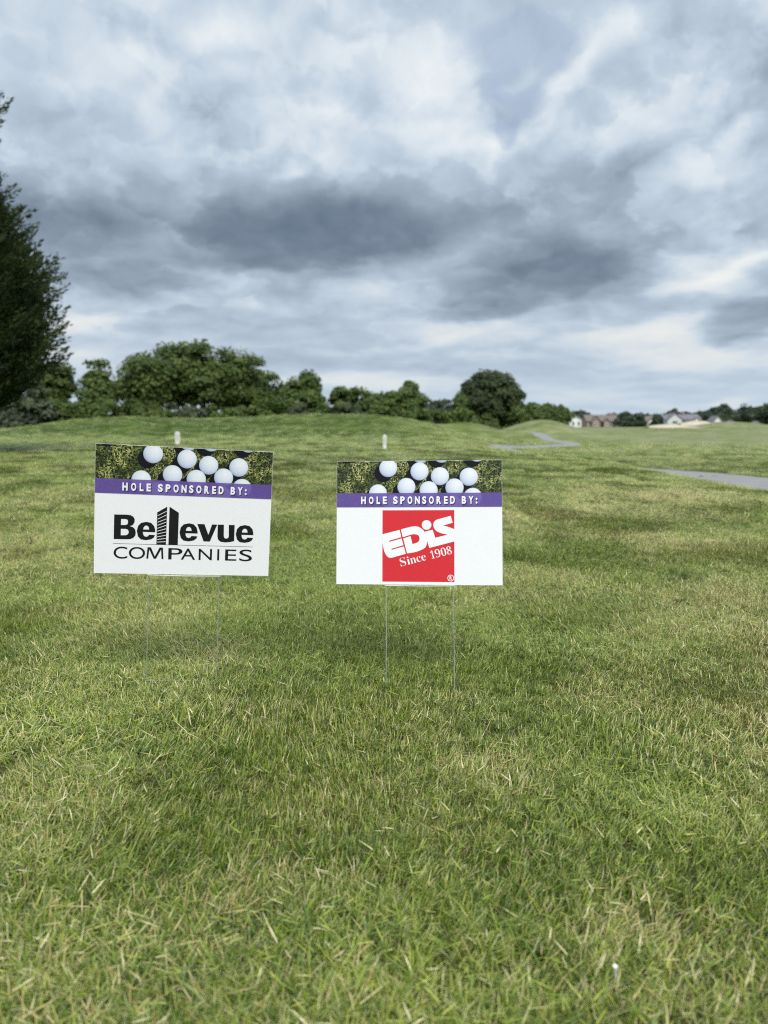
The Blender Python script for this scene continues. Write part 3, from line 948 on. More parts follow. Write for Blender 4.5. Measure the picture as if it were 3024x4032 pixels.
def house(px0, px1, depth, label, wall_h, rise, wall_mat, roof_mat, gables=(), wins=(), door=None, chimney=None, deep=9.0, rot=0.0, base_py=1684, ridge='x', cat='house'):
    xa, xb = ray(px0, 1650)[0] * depth, ray(px1, 1650)[0] * depth
    w = xb - xa
    gz = EYE + ray(px0, base_py)[1] * depth
    root = empty('house', ((xa + xb) / 2, depth, gz), rot)
    tag(root, label, cat, 'houses beyond the course')
    h = w / 2
    body = MB().box(-h, h, 0, deep, -2.5, wall_h)
    if ridge == 'x':
        for s in (-h, h):
            body.prism([(0.02, wall_h), (deep - 0.02, wall_h), (deep / 2, wall_h + rise)], 'x', s, s - 0.2 * (1 if s > 0 else -1))
    else:
        for s in (0, deep):
            body.prism([(-h + .02, wall_h), (h - .02, wall_h), (0, wall_h + rise)], 'y', s, s + 0.2 * (1 if s == 0 else -1))
    body.build('wall', wall_mat, root)
    rf = gable_roof(-h, h, 0, deep, wall_h, rise, ridge=ridge).build('roof', roof_mat, root)
    if chimney is not None:
        MB().box(chimney - 0.5, chimney + 0.5, deep * 0.4, deep * 0.5, wall_h + rise * 0.4, wall_h + rise + 0.9).build('chimney', BRICK, rf)
    for (gx, gw, gh, gr, gm) in gables:                # projecting front gables
        g_ = MB().box(gx - gw / 2, gx + gw / 2, -1.4, -0.004, -2.5, gh).prism([(gx - gw / 2, gh), (gx + gw / 2, gh), (gx, gh + gr)], 'y', -1.4, -1.2)
        g_.build('front_gable', gm, root)
        gable_roof(gx - gw / 2, gx + gw / 2, -1.4, deep / 2 - 0.6, gh, gr, ridge='y', over=0.3).build('gable_roof', roof_mat, root)
        window(root, gx, gh * 0.35, gw * 0.34, gh * 0.42, -1.404)
    for (wx, wz, ww, wh) in wins:
        window(root, wx, wz, ww, wh, -0.004)
    if door is not None:
        d = MB().box(door - 0.55, door + 0.55, -0.10, -0.004, 0.0, 2.1).build('door', DOORM, root)
        MB().box(door + 0.38, door + 0.46, -0.15, -0.102, 1.0, 1.1).build('handle', WHITEP, d)
    return root

house(2246, 2290, 250, 'narrow tall white house half hidden by the last low tree', 3.1, 1.0, WHITEP, ROOFG, wins=[(-0.9, 0.9, 0.8, 1.3), (1.0, 0.9, 0.8, 1.3)], ridge='y', deep=6, base_py=1686)
house(2312, 2455, 290, 'wide brick house with a brown hipped-looking roof and pale gables', 2.7, 2.2, BRICK, ROOFB,
      gables=[(-3.9, 3.2, 2.7, 1.9, BRICK), (0.2, 2.2, 2.4, 1.2, BRICK), (5.0, 3.2, 2.5, 1.5, BRICK)], wins=[(-6.0, 0.9, 1.0, 1.3), (2.4, 0.9, 1.2, 1.3)], door=-1.5, chimney=3.0, base_py=1685)
house(2520, 2580, 320, 'small brown-roofed house between two dark trees', 2.2, 1.9, SIDING, ROOFB, gables=[(1.2, 2.4, 2.0, 1.2, WHITEP)], wins=[(-1.8, 0.7, 0.9, 1.1)], deep=8, base_py=1678)
house(2620, 2760, 280, 'pale gabled house with a long grey roof behind the sand bunker', 2.3, 1.8, SIDING, ROOFG,
      gables=[(-3.6, 5.4, 2.3, 2.2, SIDING), (4.6, 2.2, 1.9, 1.1, WHITEP)], wins=[(0.8, 0.8, 1.0, 1.2), (2.2, 0.8, 1.0, 1.2)], door=-0.4, chimney=1.5, base_py=1676)
house(2752, 2836, 300, 'long low brown-roofed house running right from the pale gabled one', 1.9, 1.3, BRICK, ROOFB, wins=[(-2.5, 0.6, 1.0, 1.0), (0.5, 0.6, 1.0, 1.0)], deep=8, base_py=1676)
house(2812, 2842, 262, 'white gable-ended garage at the edge of the far mound', 1.5, 1.5, WHITEP, ROOFG, wins=[(0, 0.3, 0.7, 0.7)], deep=5, ridge='y', base_py=1673, cat='garage')
house(2876, 2890, 240, 'tiny white shed on top of the far green mound', 0.3, 0.35, WHITEP, ROOFG, wins=[(0, 0.02, 0.2, 0.2)], deep=2, ridge='y', base_py=1665, cat='shed')
house(2974, 2992, 230, 'tiny white shed on the right slope of the far mound', 0.7, 0.5, WHITEP, ROOFG, wins=[(0, 0.2, 0.3, 0.4)], deep=2, ridge='y', base_py=1676, cat='shed')

# ---------------------------------------------------------------- white tee posts
POSTW = plain('weathered_white_post', (0.80, 0.80, 0.77), 0.6, 0.3, vary=0.08, scale=14.0)
POSTG = plain('grey_plaque', (0.58, 0.60, 0.54), 0.7, 0.2, vary=0.2, scale=30.0)
def tee_post(px, top_py, bot_py, w_px, label, plaque):
    b = hit(px, bot_py)
    d = b.y
    h = (bot_py - top_py) * d / F + 0.02; w = w_px * 0.82 * d / F
    root = empty('tee_post', b)
    tag(root, label, 'post', 'white posts on the tee')
    pts = [(-w / 2 * 0.86, -0.06), (w / 2 * 0.86, -0.06), (w / 2, h * 0.5)]
    for k in range(13):
        a = math.pi * k / 12
        pts.append((w / 2 * math.cos(a), h - w / 2 + w / 2 * math.sin(a)))
    pts.append((-w / 2, h * 0.5))
    MB().prism(pts, 'y', -0.035, 0.035).build('post', POSTW, root)
    pp = [(w * 0.36 * math.cos(2 * math.pi * k / 20), h * 0.60 + h * 0.30 * math.sin(2 * math.pi * k / 20)) for k in range(20)]
    if plaque:
        MB().prism(pp, 'y', -0.041, -0.0352).build('plaque', POSTG, root)

tee_post(700, 1702, 1751, 22, 'wider white round-topped post rising behind the left sign', True)
tee_post(1515, 1714, 1768, 17, 'slimmer white round-topped post above the right sign', True)

# ---------------------------------------------------------------- the two yard signs
W, HH, LEG = 0.610, 0.457, 0.40           # panel size and free height of the wire stake

def mat_coroplast():
    m, g, out = new_mat('white_corrugated_plastic')
    tc = g.node('ShaderNodeTexCoord').outputs['Object']
    x, y, z = g.sep(tc)
    flute = g.m('SINE', g.mul(x, 2 * math.pi / 0.0042))
    n = g.noise(tc, 14.0, 4.0, 0.6)
    c = g.mix(g.mul(g.step(n, 0.45, 0.75), 0.5), (0.81, 0.82, 0.835), (0.785, 0.795, 0.81))
    pbr(g, out, c, 0.45, 0.35, bump=g.add(g.mul(flute, 0.35), g.mul(n, 2.0)), bump_d=0.0005, bump_s=0.06)
    return m

def ink(name, color, rough=0.42):
    m, g, out = new_mat(name)
    tc = g.node('ShaderNodeTexCoord').outputs['Object']
    flute = g.m('SINE', g.mul(g.sep(tc)[0], 2 * math.pi / 0.0042))
    n = g.noise(tc, 60.0, 3.0, 0.6)
    c = g.mix(n, tuple(v * 0.94 for v in color), tuple(min(1, v * 1.06) for v in color))
    c = g.mix(g.mad(flute, 0.03, 0.03), c, tuple(min(1, v * 1.3 + 0.03) for v in color))
    pbr(g, out, c, rough, 0.12 if max(color) < 0.1 else 0.35)
    return m

def mat_print_turf():
    m, g, out = new_mat('printed_turf_photo')
    tc = g.node('ShaderNodeTexCoord').outputs['Object']
    p = g.v('MULTIPLY', tc, (1, 1, 0))
    # printed grass blades: one short stroke per cell, in four overlapping layers
    def strokes(off, sc, ln, wd):
        q = g.v('ADD', p, off)
        vo = g.node('ShaderNodeTexVoronoi', voronoi_dimensions='2D'); g.put(vo.inputs['Vector'], q); vo.inputs['Scale'].default_value = sc
        d = g.v('SUBTRACT', q, vo.outputs['Position'])
        r1, r2, r3 = g.sep(vo.outputs['Color'])
        ang = g.mul(r1, 6.28)
        x, y, _ = g.sep(d)
        c, s_ = g.m('COSINE', ang), g.m('SINE', ang)
        xr = g.m('ABSOLUTE', g.add(g.mul(x, c), g.mul(y, s_))); yr = g.m('ABSOLUTE', g.m('SUBTRACT', g.mul(y, c), g.mul(x, s_)))
        w = g.mul(g.step(xr, ln, ln * 0.3), wd)
        on = g.step(g.m('SUBTRACT', w, yr), 0.0, wd * 0.35)
        return g.mul(on, g.mad(r2, 0.75, 0.15))
    a = g.m('MAXIMUM', g.m('MAXIMUM', strokes((0, 0, 0), 105.0, .0075, .0021), strokes((3.1, 1.7, 0), 90.0, .0085, .0022)),
            g.m('MAXIMUM', strokes((5.3, 2.9, 0), 120.0, .007, .0018), g.mul(strokes((7.7, 4.1, 0), 80.0, .0095, .0024), 0.8)))
    big = g.noise(p, 16.0, 3.0, 0.6)
    v = g.mul(a, g.mad(g.step(big, 0.32, 0.62), 0.75, 0.35))
    col = g.ramp(v, [(0.0, (0.005, 0.007, 0.005)), (0.20, (0.018, 0.028, 0.008)), (0.45, (0.085, 0.11, 0.025)), (0.70, (0.24, 0.26, 0.075)), (0.95, (0.50, 0.50, 0.20))])
    pbr(g, out, col, 0.42, 0.35)
    return m

def mat_print_ball():
    m, g, out = new_mat('printed_golf_ball')
    d = g.attr('disc')[1]
    x, y, _ = g.sep(d)
    r2 = g.add(g.mul(x, x), g.mul(y, y))
    h = g.m('SQRT', g.m('MAXIMUM', g.m('SUBTRACT', 1.0, r2), 0.02))
    k = g.m('DIVIDE', 1.0, g.mad(h, 0.55, 0.45))
    sph = g.xyz(g.mul(x, k), g.mul(y, k), 0.0)
    vo = g.node('ShaderNodeTexVoronoi', voronoi_dimensions='2D'); g.put(vo.inputs['Vector'], sph); vo.inputs['Scale'].default_value = 7.0; vo.inputs['Randomness'].default_value = 0.25
    dim = g.step(vo.outputs['Distance'], 0.15, 0.5)
    l = g.add(g.add(g.mul(x, 0.10), g.mul(y, 0.16)), g.mad(h, 0.30, 0.62))
    l = g.add(l, g.mad(dim, 0.08, -0.05))
    col = g.ramp(l, [(0.50, (0.28, 0.33, 0.46)), (0.72, (0.52, 0.58, 0.72)), (0.95, (0.74, 0.78, 0.84)), (1.0, (0.82, 0.84, 0.86))])
    pbr(g, out, col, 0.42, 0.35)
    return m

def mat_band():
    m, g, out = new_mat('violet_overprint')
    p = g.node('ShaderNodeBsdfPrincipled')
    p.inputs['Base Color'].default_value = (0.155, 0.095, 0.40, 1); p.inputs['Roughness'].default_value = 0.42
    t = g.node('ShaderNodeBsdfTransparent'); t.inputs[0].default_value = (0.86, 0.80, 1.0, 1)
    mx = g.node('ShaderNodeMixShader'); mx.inputs[0].default_value = 0.70
    g.nt.links.new(t.outputs[0], mx.inputs[1]); g.nt.links.new(p.outputs[0], mx.inputs[2]); g.nt.links.new(mx.outputs[0], out.inputs[0])
    return m

M_WHITE, M_TURF, M_BALL, M_BAND = mat_coroplast(), mat_print_turf(), mat_print_ball(), mat_band()
M_BLACK = ink('black_ink', (0.012, 0.012, 0.013))
M_NAVY = ink('navy_shadow_ink', (0.012, 0.012, 0.035))
M_SHADE = ink('printed_shadow', (0.008, 0.009, 0.012))
M_RED = ink('red_ink', (0.62, 0.022, 0.032))
M_LET = ink('white_lettering', (0.82, 0.83, 0.84))
M_WIRE = plain('galvanised_wire', (0.36, 0.38, 0.38), 0.45, 0.5, 0.35, vary=0.25, scale=60.0)
M_WIREW = plain('bright_wire', (0.74, 0.75, 0.74), 0.40, 0.5, 0.15, vary=0.1, scale=60.0)

def uv(u, v):
    """panel coordinates (0..1 from the top left corner) to metres above the foot"""
    return ((u - 0.5) * W, LEG + (1 - v) * HH)

def plate(name, polys, z, mat, parent, step_z=0.0):
    """flat printed shapes, each a piece of its own: outlines (or [outline, hole, hole]) in panel coordinates"""
    for i, poly in enumerate(polys):
        loops = poly if isinstance(poly[0], list) else [poly]
        bm = bmesh.new()
        es = []
        for lp in loops:
            vs = [bm.verts.new((*uv(*p), z + i * step_z)) for p in lp]
            es += [bm.edges.new((vs[k], vs[(k + 1) % len(vs)])) for k in range(len(vs))]
        bmesh.ops.triangle_fill(bm, edges=es, use_beauty=True, use_dissolve=False, normal=(0, 0, 1))
        for f in bm.faces:
            f.normal_update()
            if f.normal.z < 0:
                f.normal_flip()
        me = bpy.data.meshes.new(name); bm.to_mesh(me); bm.free()
        o = link(name, me, parent, mat)
    return o

def text_shape(txt, offset=0.0, spacing=1.0):
    cu = bpy.data.curves.new('letters', 'FONT')
    cu.body = txt; cu.offset = offset; cu.space_character = spacing; cu.resolution_u = 6
    ob = bpy.data.objects.new('letters', cu); COL.objects.link(ob)
    bpy.context.view_layer.update()
    me = ob.evaluated_get(bpy.context.evaluated_depsgraph_get()).to_mesh()
    V = np.array([v.co[:] for v in me.vertices]); Fc = [tuple(p.vertices) for p in me.polygons]
    bpy.data.objects.remove(ob); bpy.data.curves.remove(cu)
    V = V[:, :2]; lo, hi = V.min(0), V.max(0)
    return (V - lo) / (hi - lo), Fc

def letters(items, z, mat, parent, name='letter'):
    """items: (text, u0, v_top, u1, v_bottom, weight, spacing), each letter a piece of its own"""
    for it in items:
        txt, u0, v0, u1, v1, off, sp = it[:7]
        V, Fc = text_shape(txt, off, sp)
        me = bpy.data.meshes.new(name)
        me.from_pydata([(*uv(u0 + a * (u1 - u0), v1 + c * (v0 - v1)), z) for a, c in V], [], Fc)
        face_up(me)
        link(name, me, parent, mat)

def face_up(me):
    bm = bmesh.new(); bm.from_mesh(me)
    for f in bm.faces:
        f.normal_update()
        if f.normal.z < 0:
            f.normal_flip()
    bm.to_mesh(me); bm.free()

BALLS = [(.3158, .0589), (.506, .0874), (.6293, .1279), (.8024, .1342), (.4267, .2125), (.5613, .2406), (.7169, .2204), (.2532, .2632), (.8259, .2961),
         (.5131, -.0516), (.6396, -.0539), (.8521, -.0592), (.3406, .3465), (.4484, .3500), (.7072, .3573), (.6041, .3800)]
def discs(name, cs, r, z, mat, parent, dz, v_max):
    asp = W / HH
    n = 40
    for i, (cu, cv) in enumerate(cs):
        vc = min(max(cv, 0.004), v_max - 0.003)
        vs, at_ = [(*uv(cu, vc), z + i * dz)], [(0, -(vc - cv) / (r * asp), 0)]
        for k in range(n):
            a = 2 * math.pi * k / n
            u, v = cu + r * math.cos(a), min(max(cv - r * asp * math.sin(a), 0.001), v_max)
            vs.append((*uv(u, v), z + i * dz)); at_.append((math.cos(a), -(v - cv) / (r * asp), 0))
        fs = [(0, 1 + k, 1 + (k + 1) % n) for k in range(n)]
        link(name, fast_mesh(name, np.array(vs), np.array(fs), {'disc': ('POINT', np.array(at_))}), parent, mat)

def axis_at(px, py, c):
    a, b = (px - 1512) / F, -(py - 2016) / F
    return Vector((a * c, CP * c + SP * b * c, EYE + CP * b * c - SP * c))

def yard_sign(corners, depths, label):
    tl, tr, br, bl = [axis_at(*p, c) for p, c in zip(corners, depths)]
    X = ((tr + br) - (tl + bl)).normalized()
    Y = ((tl + tr) - (bl + br)); Y = (Y - X * Y.dot(X)).normalized()
    Z = X.cross(Y)
    centre = (tl + tr + br + bl) / 4
    foot = centre - Y * (HH / 2 + LEG)
    root = empty('yard_sign', foot)
    root.matrix_world = Matrix(((X.x, Y.x, Z.x, foot.x), (X.y, Y.y, Z.y, foot.y), (X.z, Y.z, Z.z, foot.z), (0, 0, 0, 1)))
    tag(root, label, 'yard sign', 'sponsor signs on wire stakes')
    print('sign foot', foot, 'ground', ground_at(foot.x, foot.y))
    # panel, cut edge slightly rounded, a trace of warp
    pn = MB()
    nx = 24
    for i in range(nx):
        x0, x1 = -W / 2 + W * i / nx, -W / 2 + W * (i + 1) / nx
        pn.poly([(x0, LEG, 0), (x1, LEG, 0), (x1, LEG + HH, 0), (x0, LEG + HH, 0)])
        pn.poly([(x0, LEG, -.004), (x0, LEG + HH, -.004), (x1, LEG + HH, -.004), (x1, LEG, -.004)])
        pn.poly([(x0, LEG + HH, 0), (x1, LEG + HH, 0), (x1, LEG + HH, -.004), (x0, LEG + HH, -.004)])
        pn.poly([(x0, LEG, -.004), (x1, LEG, -.004), (x1, LEG, 0), (x0, LEG, 0)])
    pn.poly([(-W / 2, LEG, -.004), (-W / 2, LEG, 0), (-W / 2, LEG + HH, 0), (-W / 2, LEG + HH, -.004)])
    pn.poly([(W / 2, LEG, 0), (W / 2, LEG, -.004), (W / 2, LEG + HH, -.004), (W / 2, LEG + HH, 0)])
    panel = pn.build('panel', M_WHITE, root, fix=False)
    plate('turf_print', [[(.001, .002), (.999, .002), (.999, .375), (.001, .375)]], .0003, M_TURF, panel)
    discs('printed_shadow', [(u - .030, v + .042) for u, v in BALLS] + [(u - .014, v + .02) for u, v in BALLS[:9]] + [(.06, -.055), (.10, -.06)], .054, .0005, M_SHADE, panel, .000006, .375)
    order = sorted(BALLS, key=lambda p: p[1])
    discs('printed_ball', order, .0545, .0007, M_BALL, panel, .00001, .375)
    plate('violet_band', [[(.001, .262), (.999, .262), (.999, .376), (.001, .376)]], .0011, M_BAND, panel)
    slots = [('H', 275, 322), ('O', 352, 398), ('L', 428, 463), ('E', 490, 529), ('S', 592, 636), ('P', 662, 706), ('O', 733, 780), ('N', 806, 853), ('S', 876, 916), ('O', 942, 989),
             ('R', 1016, 1060), ('E', 1088, 1124), ('D', 1148, 1194), ('B', 1260, 1302), ('Y', 1326, 1372), (':', 1394, 1411)]
    words = [(c, .1505 + (a - 275) / 1137 * .7035, .2895 + (.014 if c == ':' else 0), .1505 + (b - 275) / 1137 * .7035, .351, .045, 1) for c, a, b in slots]
    letters([(w[0], w[1] + .0040, w[2] + .0065, w[3] + .0040, w[4] + .0065, *w[5:]) for w in words], .0013, M_NAVY, panel, 'letter_shadow')
    letters(words, .0015, M_LET, panel)
    # H-shaped wire stake
    for u in (.304, .712):
        x = (u - .5) * W
        n = 150
        ys = np.linspace(-0.12, LEG - 0.0005, n)
        rr = [0.0015 + 0.00025 * (1 if k % 2 else -1) for k in range(n)]
        mb = MB().tube([(x + 0.0012 * math.sin(y * 9 + u * 20), y, -.002 + 0.001 * math.sin(y * 7)) for y in ys], rr, 6)
        mb.build('stake_leg', M_WIRE, root, smooth=False)
    xa, xb = (.304 - .5) * W, (.712 - .5) * W
    MB().tube([(xa - .003, LEG - .0035, .0018), ((xa + xb) / 2, LEG - .0050, .0024), (xb + .003, LEG - .0035, .0018)], .0015, 6).build('cross_wire', M_WIREW, root)
    MB().tube([(xa - .004, .006, .002), (xb + .004, .000, .002)], .0011, 6).build('cross_wire', M_WIRE, root)
    return root, panel

cb = [2.585 * .99, 2.705 * .99, 2.705 * 1.01, 2.585 * 1.01]
left, pl = yard_sign([(369, 1746), (1076, 1782), (1062, 2266), (369, 2255)], cb, 'yard sign with black lettering and a striped tower in it, turned and leaning slightly')
ce = [2.755 * 1.004, 2.689 * 1.004, 2.689 * .996, 2.755 * .996]
right, pr = yard_sign([(1328, 1817), (1976, 1810), (1978, 2305), (1325, 2300)], ce, 'yard sign with a red square logo below the violet band')

# left panel: heavy lettering with a tower for the double l
# outlines of the heavy letters, in panel coordinates
B_letter = [(0.1078, 0.539), (0.1765, 0.5373), (0.1987, 0.5405), (0.2136, 0.5519), (0.2216, 0.572), (0.2203, 0.5955), (0.2124, 0.6157), (0.1956, 0.6271), (0.2125, 0.6335), (0.224, 0.6486), (0.2286, 0.6734), (0.2267, 0.6969), (0.2178, 0.7151), (0.202, 0.7264), (0.1847, 0.7298), (0.1073, 0.7305)]
Bh1 = [(0.1461, 0.5725), (0.1717, 0.5721), (0.1816, 0.5773), (0.1851, 0.5935), (0.1817, 0.6113), (0.1719, 0.6181), (0.1458, 0.6192)]
Bh2 = [(0.1459, 0.6489), (0.1745, 0.6485), (0.1854, 0.6552), (0.1899, 0.6727), (0.1855, 0.6893), (0.1747, 0.6982), (0.1456, 0.6993)]
E_letter = [(0.3374, 0.6691), (0.2683, 0.6682), (0.2699, 0.686), (0.2755, 0.7001), (0.2865, 0.7061), (0.2965, 0.7015), (0.3029, 0.6891), (0.3365, 0.6906), (0.3306, 0.7102), (0.3157, 0.7251), (0.2867, 0.7333), (0.2577, 0.7279), (0.2416, 0.7064), (0.234, 0.6625), (0.2402, 0.6231), (0.257, 0.5982), (0.2858, 0.5884), (0.3128, 0.5951), (0.331, 0.6208), (0.3368, 0.6513)]
Eh = [(0.2697, 0.6489), (0.2721, 0.6324), (0.278, 0.6215), (0.286, 0.6176), (0.294, 0.6201), (0.3001, 0.6313), (0.3027, 0.649)]
V_letter = [(0.5742, 0.5934), (0.6153, 0.5931), (0.6396, 0.677), (0.6592, 0.5934), (0.6892, 0.5936), (0.6492, 0.7312), (0.613, 0.7311)]
U_letter = [(0.6918, 0.5935), (0.7277, 0.5927), (0.7291, 0.6831), (0.7335, 0.6997), (0.744, 0.7037), (0.7544, 0.6989), (0.7578, 0.6842), (0.7564, 0.593), (0.7904, 0.593), (0.7904, 0.7226), (0.7654, 0.7315), (0.7367, 0.7347), (0.7105, 0.7298), (0.6967, 0.7135), (0.6922, 0.6881)]
M_letter = [(0.2901, 0.8783), (0.296, 0.7882), (0.3151, 0.7883), (0.3377, 0.8596), (0.3634, 0.7881), (0.3826, 0.7882), (0.3869, 0.8798), (0.3762, 0.8794), (0.3726, 0.8044), (0.3439, 0.8789), (0.3318, 0.8785), (0.3057, 0.8058), (0.3006, 0.8787)]
def shift(l, u0, u1, v0, v1):
    return [(u0 + (u - .2340) / (.3374 - .2340) * (u1 - u0), v0 + (v - .5884) / (.7333 - .5884) * (v1 - v0)) for u, v in l]
plate('letter', [[B_letter, Bh1, Bh2], [E_letter, Eh], [shift(E_letter, .4743, .5775, .5897, .7341), shift(Eh, .4743, .5775, .5897, .7341)], V_letter, U_letter,
                 [shift(E_letter, .7984, .9019, .5905, .7344), shift(Eh, .7984, .9019, .5905, .7344)], M_letter], .0003, M_BLACK, pl)
plate('tower_mark', [[(.3458, .5117), (.4012, .4642), (.3990, .766), (.3451, .7643)], [(.4142, .4636), (.4677, .5096), (.4661, .765), (.4128, .766)]], .0003, M_BLACK, pl)
SLITS = [((.349, .5379), (.3989, .5)), ((.3492, .565), (.3992, .5292)), ((.3494, .5893), (.3984, .5607)), ((.3485, .6136), (.3981, .5858)), ((.3487, .6372), (.3983, .6108)),
         ((.3484, .6594), (.3981, .6381)), ((.348, .6816), (.3978, .6639)), ((.3482, .7045), (.3975, .6898)), ((.3478, .7254), (.3972, .715)), ((.348, .7455), (.3969, .7409))]
plate('tower_line', [[(a[0], a[1] - .0022), (b[0], b[1] - .0022), (b[0], b[1] + .0022), (a[0], a[1] + .0022)] for a, b in SLITS], .0006, M_LET, pl)
plate('rule', [[(.1044, .7638), (.9016, .7638), (.9016, .7668), (.1044, .7668)]], .00035, M_BLACK, pl)
CO = [('C', .1075, .1840), ('O', .192, .283), ('P', .4135, .494), ('A', .485, .568), ('N', .587, .664), ('I', .6945, .7065), ('E', .7405, .807), ('S', .8235, .899)]
letters([(c, a, .7905 if c not in 'COS' else .7880, b, .8810 if c not in 'COS' else .8835, .0035, 1) for c, a, b in CO], .0003, M_BLACK, pl)

# right panel: red square with a slanted wordmark
def eu(X, Y): return (.2815 + (X - 62) / 1533 * .4335, .4015 + (Y - 52) / 1525 * .5752)
plate('red_square', [[(.2815, .4015), (.715, .4015), (.715, .9767), (.2815, .9767)]], .0003, M_RED, pr)
Epoly = [(62, 566), (430, 473), (466, 628), (208, 703), (213, 730), (474, 655), (513, 798), (254, 878), (259, 902), (521, 825), (563, 982), (265, 1068), (225, 1070), (190, 1060), (155, 1030), (125, 985), (105, 940), (90, 885), (75, 820), (62, 760)]
Dpoly = [(458, 460), (690, 402), (760, 395), (830, 405), (895, 440), (945, 485), (990, 560), (1012, 640), (1016, 720), (1008, 790), (985, 840), (945, 875), (880, 905), (790, 940), (700, 960), (590, 975), (508, 655), (665, 605), (706, 776), (790, 750), (835, 725), (857, 680), (858, 640), (840, 595), (800, 572), (750, 563), (690, 570), (498, 628)]
ISpoly = [(970, 510), (1136, 470), (1190, 640), (1460, 573), (1330, 548), (1230, 508), (1185, 465), (1160, 420), (1148, 365), (1158, 315), (1190, 275), (1235, 250), (1522, 173), (1562, 322), (1360, 378), (1420, 395), (1500, 420), (1595, 458), (1595, 718), (1066, 856), (1016, 705), (1000, 600)]
dot = [(1008 + 102 * math.cos(2 * math.pi * k / 36), 367 + 102 * math.sin(2 * math.pi * k / 36)) for k in range(36)]
plate('wordmark_letter', [[eu(*p) for p in q] for q in (Epoly, Dpoly, ISpoly, dot)], .0006, M_LET, pr, .00005)
ring = []
N = 40
bmr = bmesh.new()
for k in range(N):
    a = 2 * math.pi * k / N
    for r_ in (70, 56):
        bmr.verts.new((*uv(*eu(1518 + r_ * math.cos(a), 1493 + r_ * math.sin(a))), .0006))
bmr.verts.ensure_lookup_table()
for k in range(N):
    j = (k + 1) % N
    bmr.faces.new((bmr.verts[2 * k], bmr.verts[2 * k + 1], bmr.verts[2 * j + 1], bmr.verts[2 * j]))
for f in bmr.faces:
    f.normal_update()
    if f.normal.z < 0: f.normal_flip()
me = bpy.data.meshes.new('registered_ring'); bmr.to_mesh(me); bmr.free()
link('registered_ring', me, pr, M_LET)
a0, a1 = eu(1492, 1452), eu(1546, 1532)
letters([('R', a0[0], a0[1], a1[0], a1[1], .03, 1)], .0006, M_LET, pr)

def slanted_line():
    """'Since 1908' in a high-contrast roman, climbing to the right"""
    ang = math.atan2(268, 1060)
    c, s = math.cos(ang), math.sin(ang)
    def put(txt, x0, x1, y0, y1):
        V, Fc = text_shape(txt, -0.010, 1.0)
        vs = []
        for a, q in V:
            X = x0 + a * (x1 - x0); Y = y0 + q * (y1 - y0)
            vs.append((*uv(*eu(462 + X * c - Y * s, 1252 - X * s - Y * c)), .0006))
        me = bpy.data.meshes.new('letter'); me.from_pydata(vs, [], Fc)
        face_up(me)
        link('letter', me, pr, M_LET)
    bold = lambda t: ''.join(chr(0x1D400 + ord(ch) - 65) if ch.isupper() else chr(0x1D41A + ord(ch) - 97) if ch.islower() else chr(0x1D7CE + ord(ch) - 48) for ch in t)
    put(bold('S'), 0, 125, -4, 176)
    for ch, a, b, h in (('i', 150, 212, 170), ('n', 222, 345, 118), ('c', 358, 452, 118), ('e', 466, 560, 118)):
        put(bold(ch), a, b, 0, h)
    for ch, a, b in (('1', 668, 752), ('9', 770, 880), ('0', 898, 1008), ('8', 1022, 1125)):
        put(bold(ch), a, b, -2, 172)
slanted_line()

# ---------------------------------------------------------------- golf tees left in the grass
TEEW = plain('white_painted_wood', (0.70, 0.70, 0.67), 0.4, 0.4, vary=0.05, scale=80.0)
def golf_tee(px, py, height, lean, label, lying=False):
    p = hit(px, py, 0.5, 20)
    root = empty('golf_tee', p)
    tag(root, label, 'golf tee')
    prof = [(0.0, 0.0005), (0.006, 0.0018), (height * 0.72, 0.0021), (height * 0.86, 0.0024), (height * 0.95, 0.0034), (height, 0.0040), (height * 0.985, 0.0046), (height * 0.965, 0.0)]
    d = Vector(lean).normalized()
    q = d.to_track_quat('Z', 'Y')
    start = Vector((0, 0, 0.012 if lying else -0.014))
    body = [p_ for p_ in prof[:6]]
    MB().tube([start + q @ Vector((0, 0, z)) for z, r in body], [r for z, r in body], 12, cap=True).build('shaft', TEEW, root, smooth=True)
    MB().tube([start + q @ Vector((0, 0, height * k)) for k in (1.0, 1.012)], [0.0039, 0.0042], 14).build('cup', TEEW, root)
golf_tee(2426, 3885, 0.062, (-0.10, -0.15, 0.98), 'white golf tee standing in the grass in the lower right foreground')
golf_tee(2548, 2262, 0.040, (0.95, -0.15, 0.22), 'pale broken tee lying in the turf to the right of the signs')

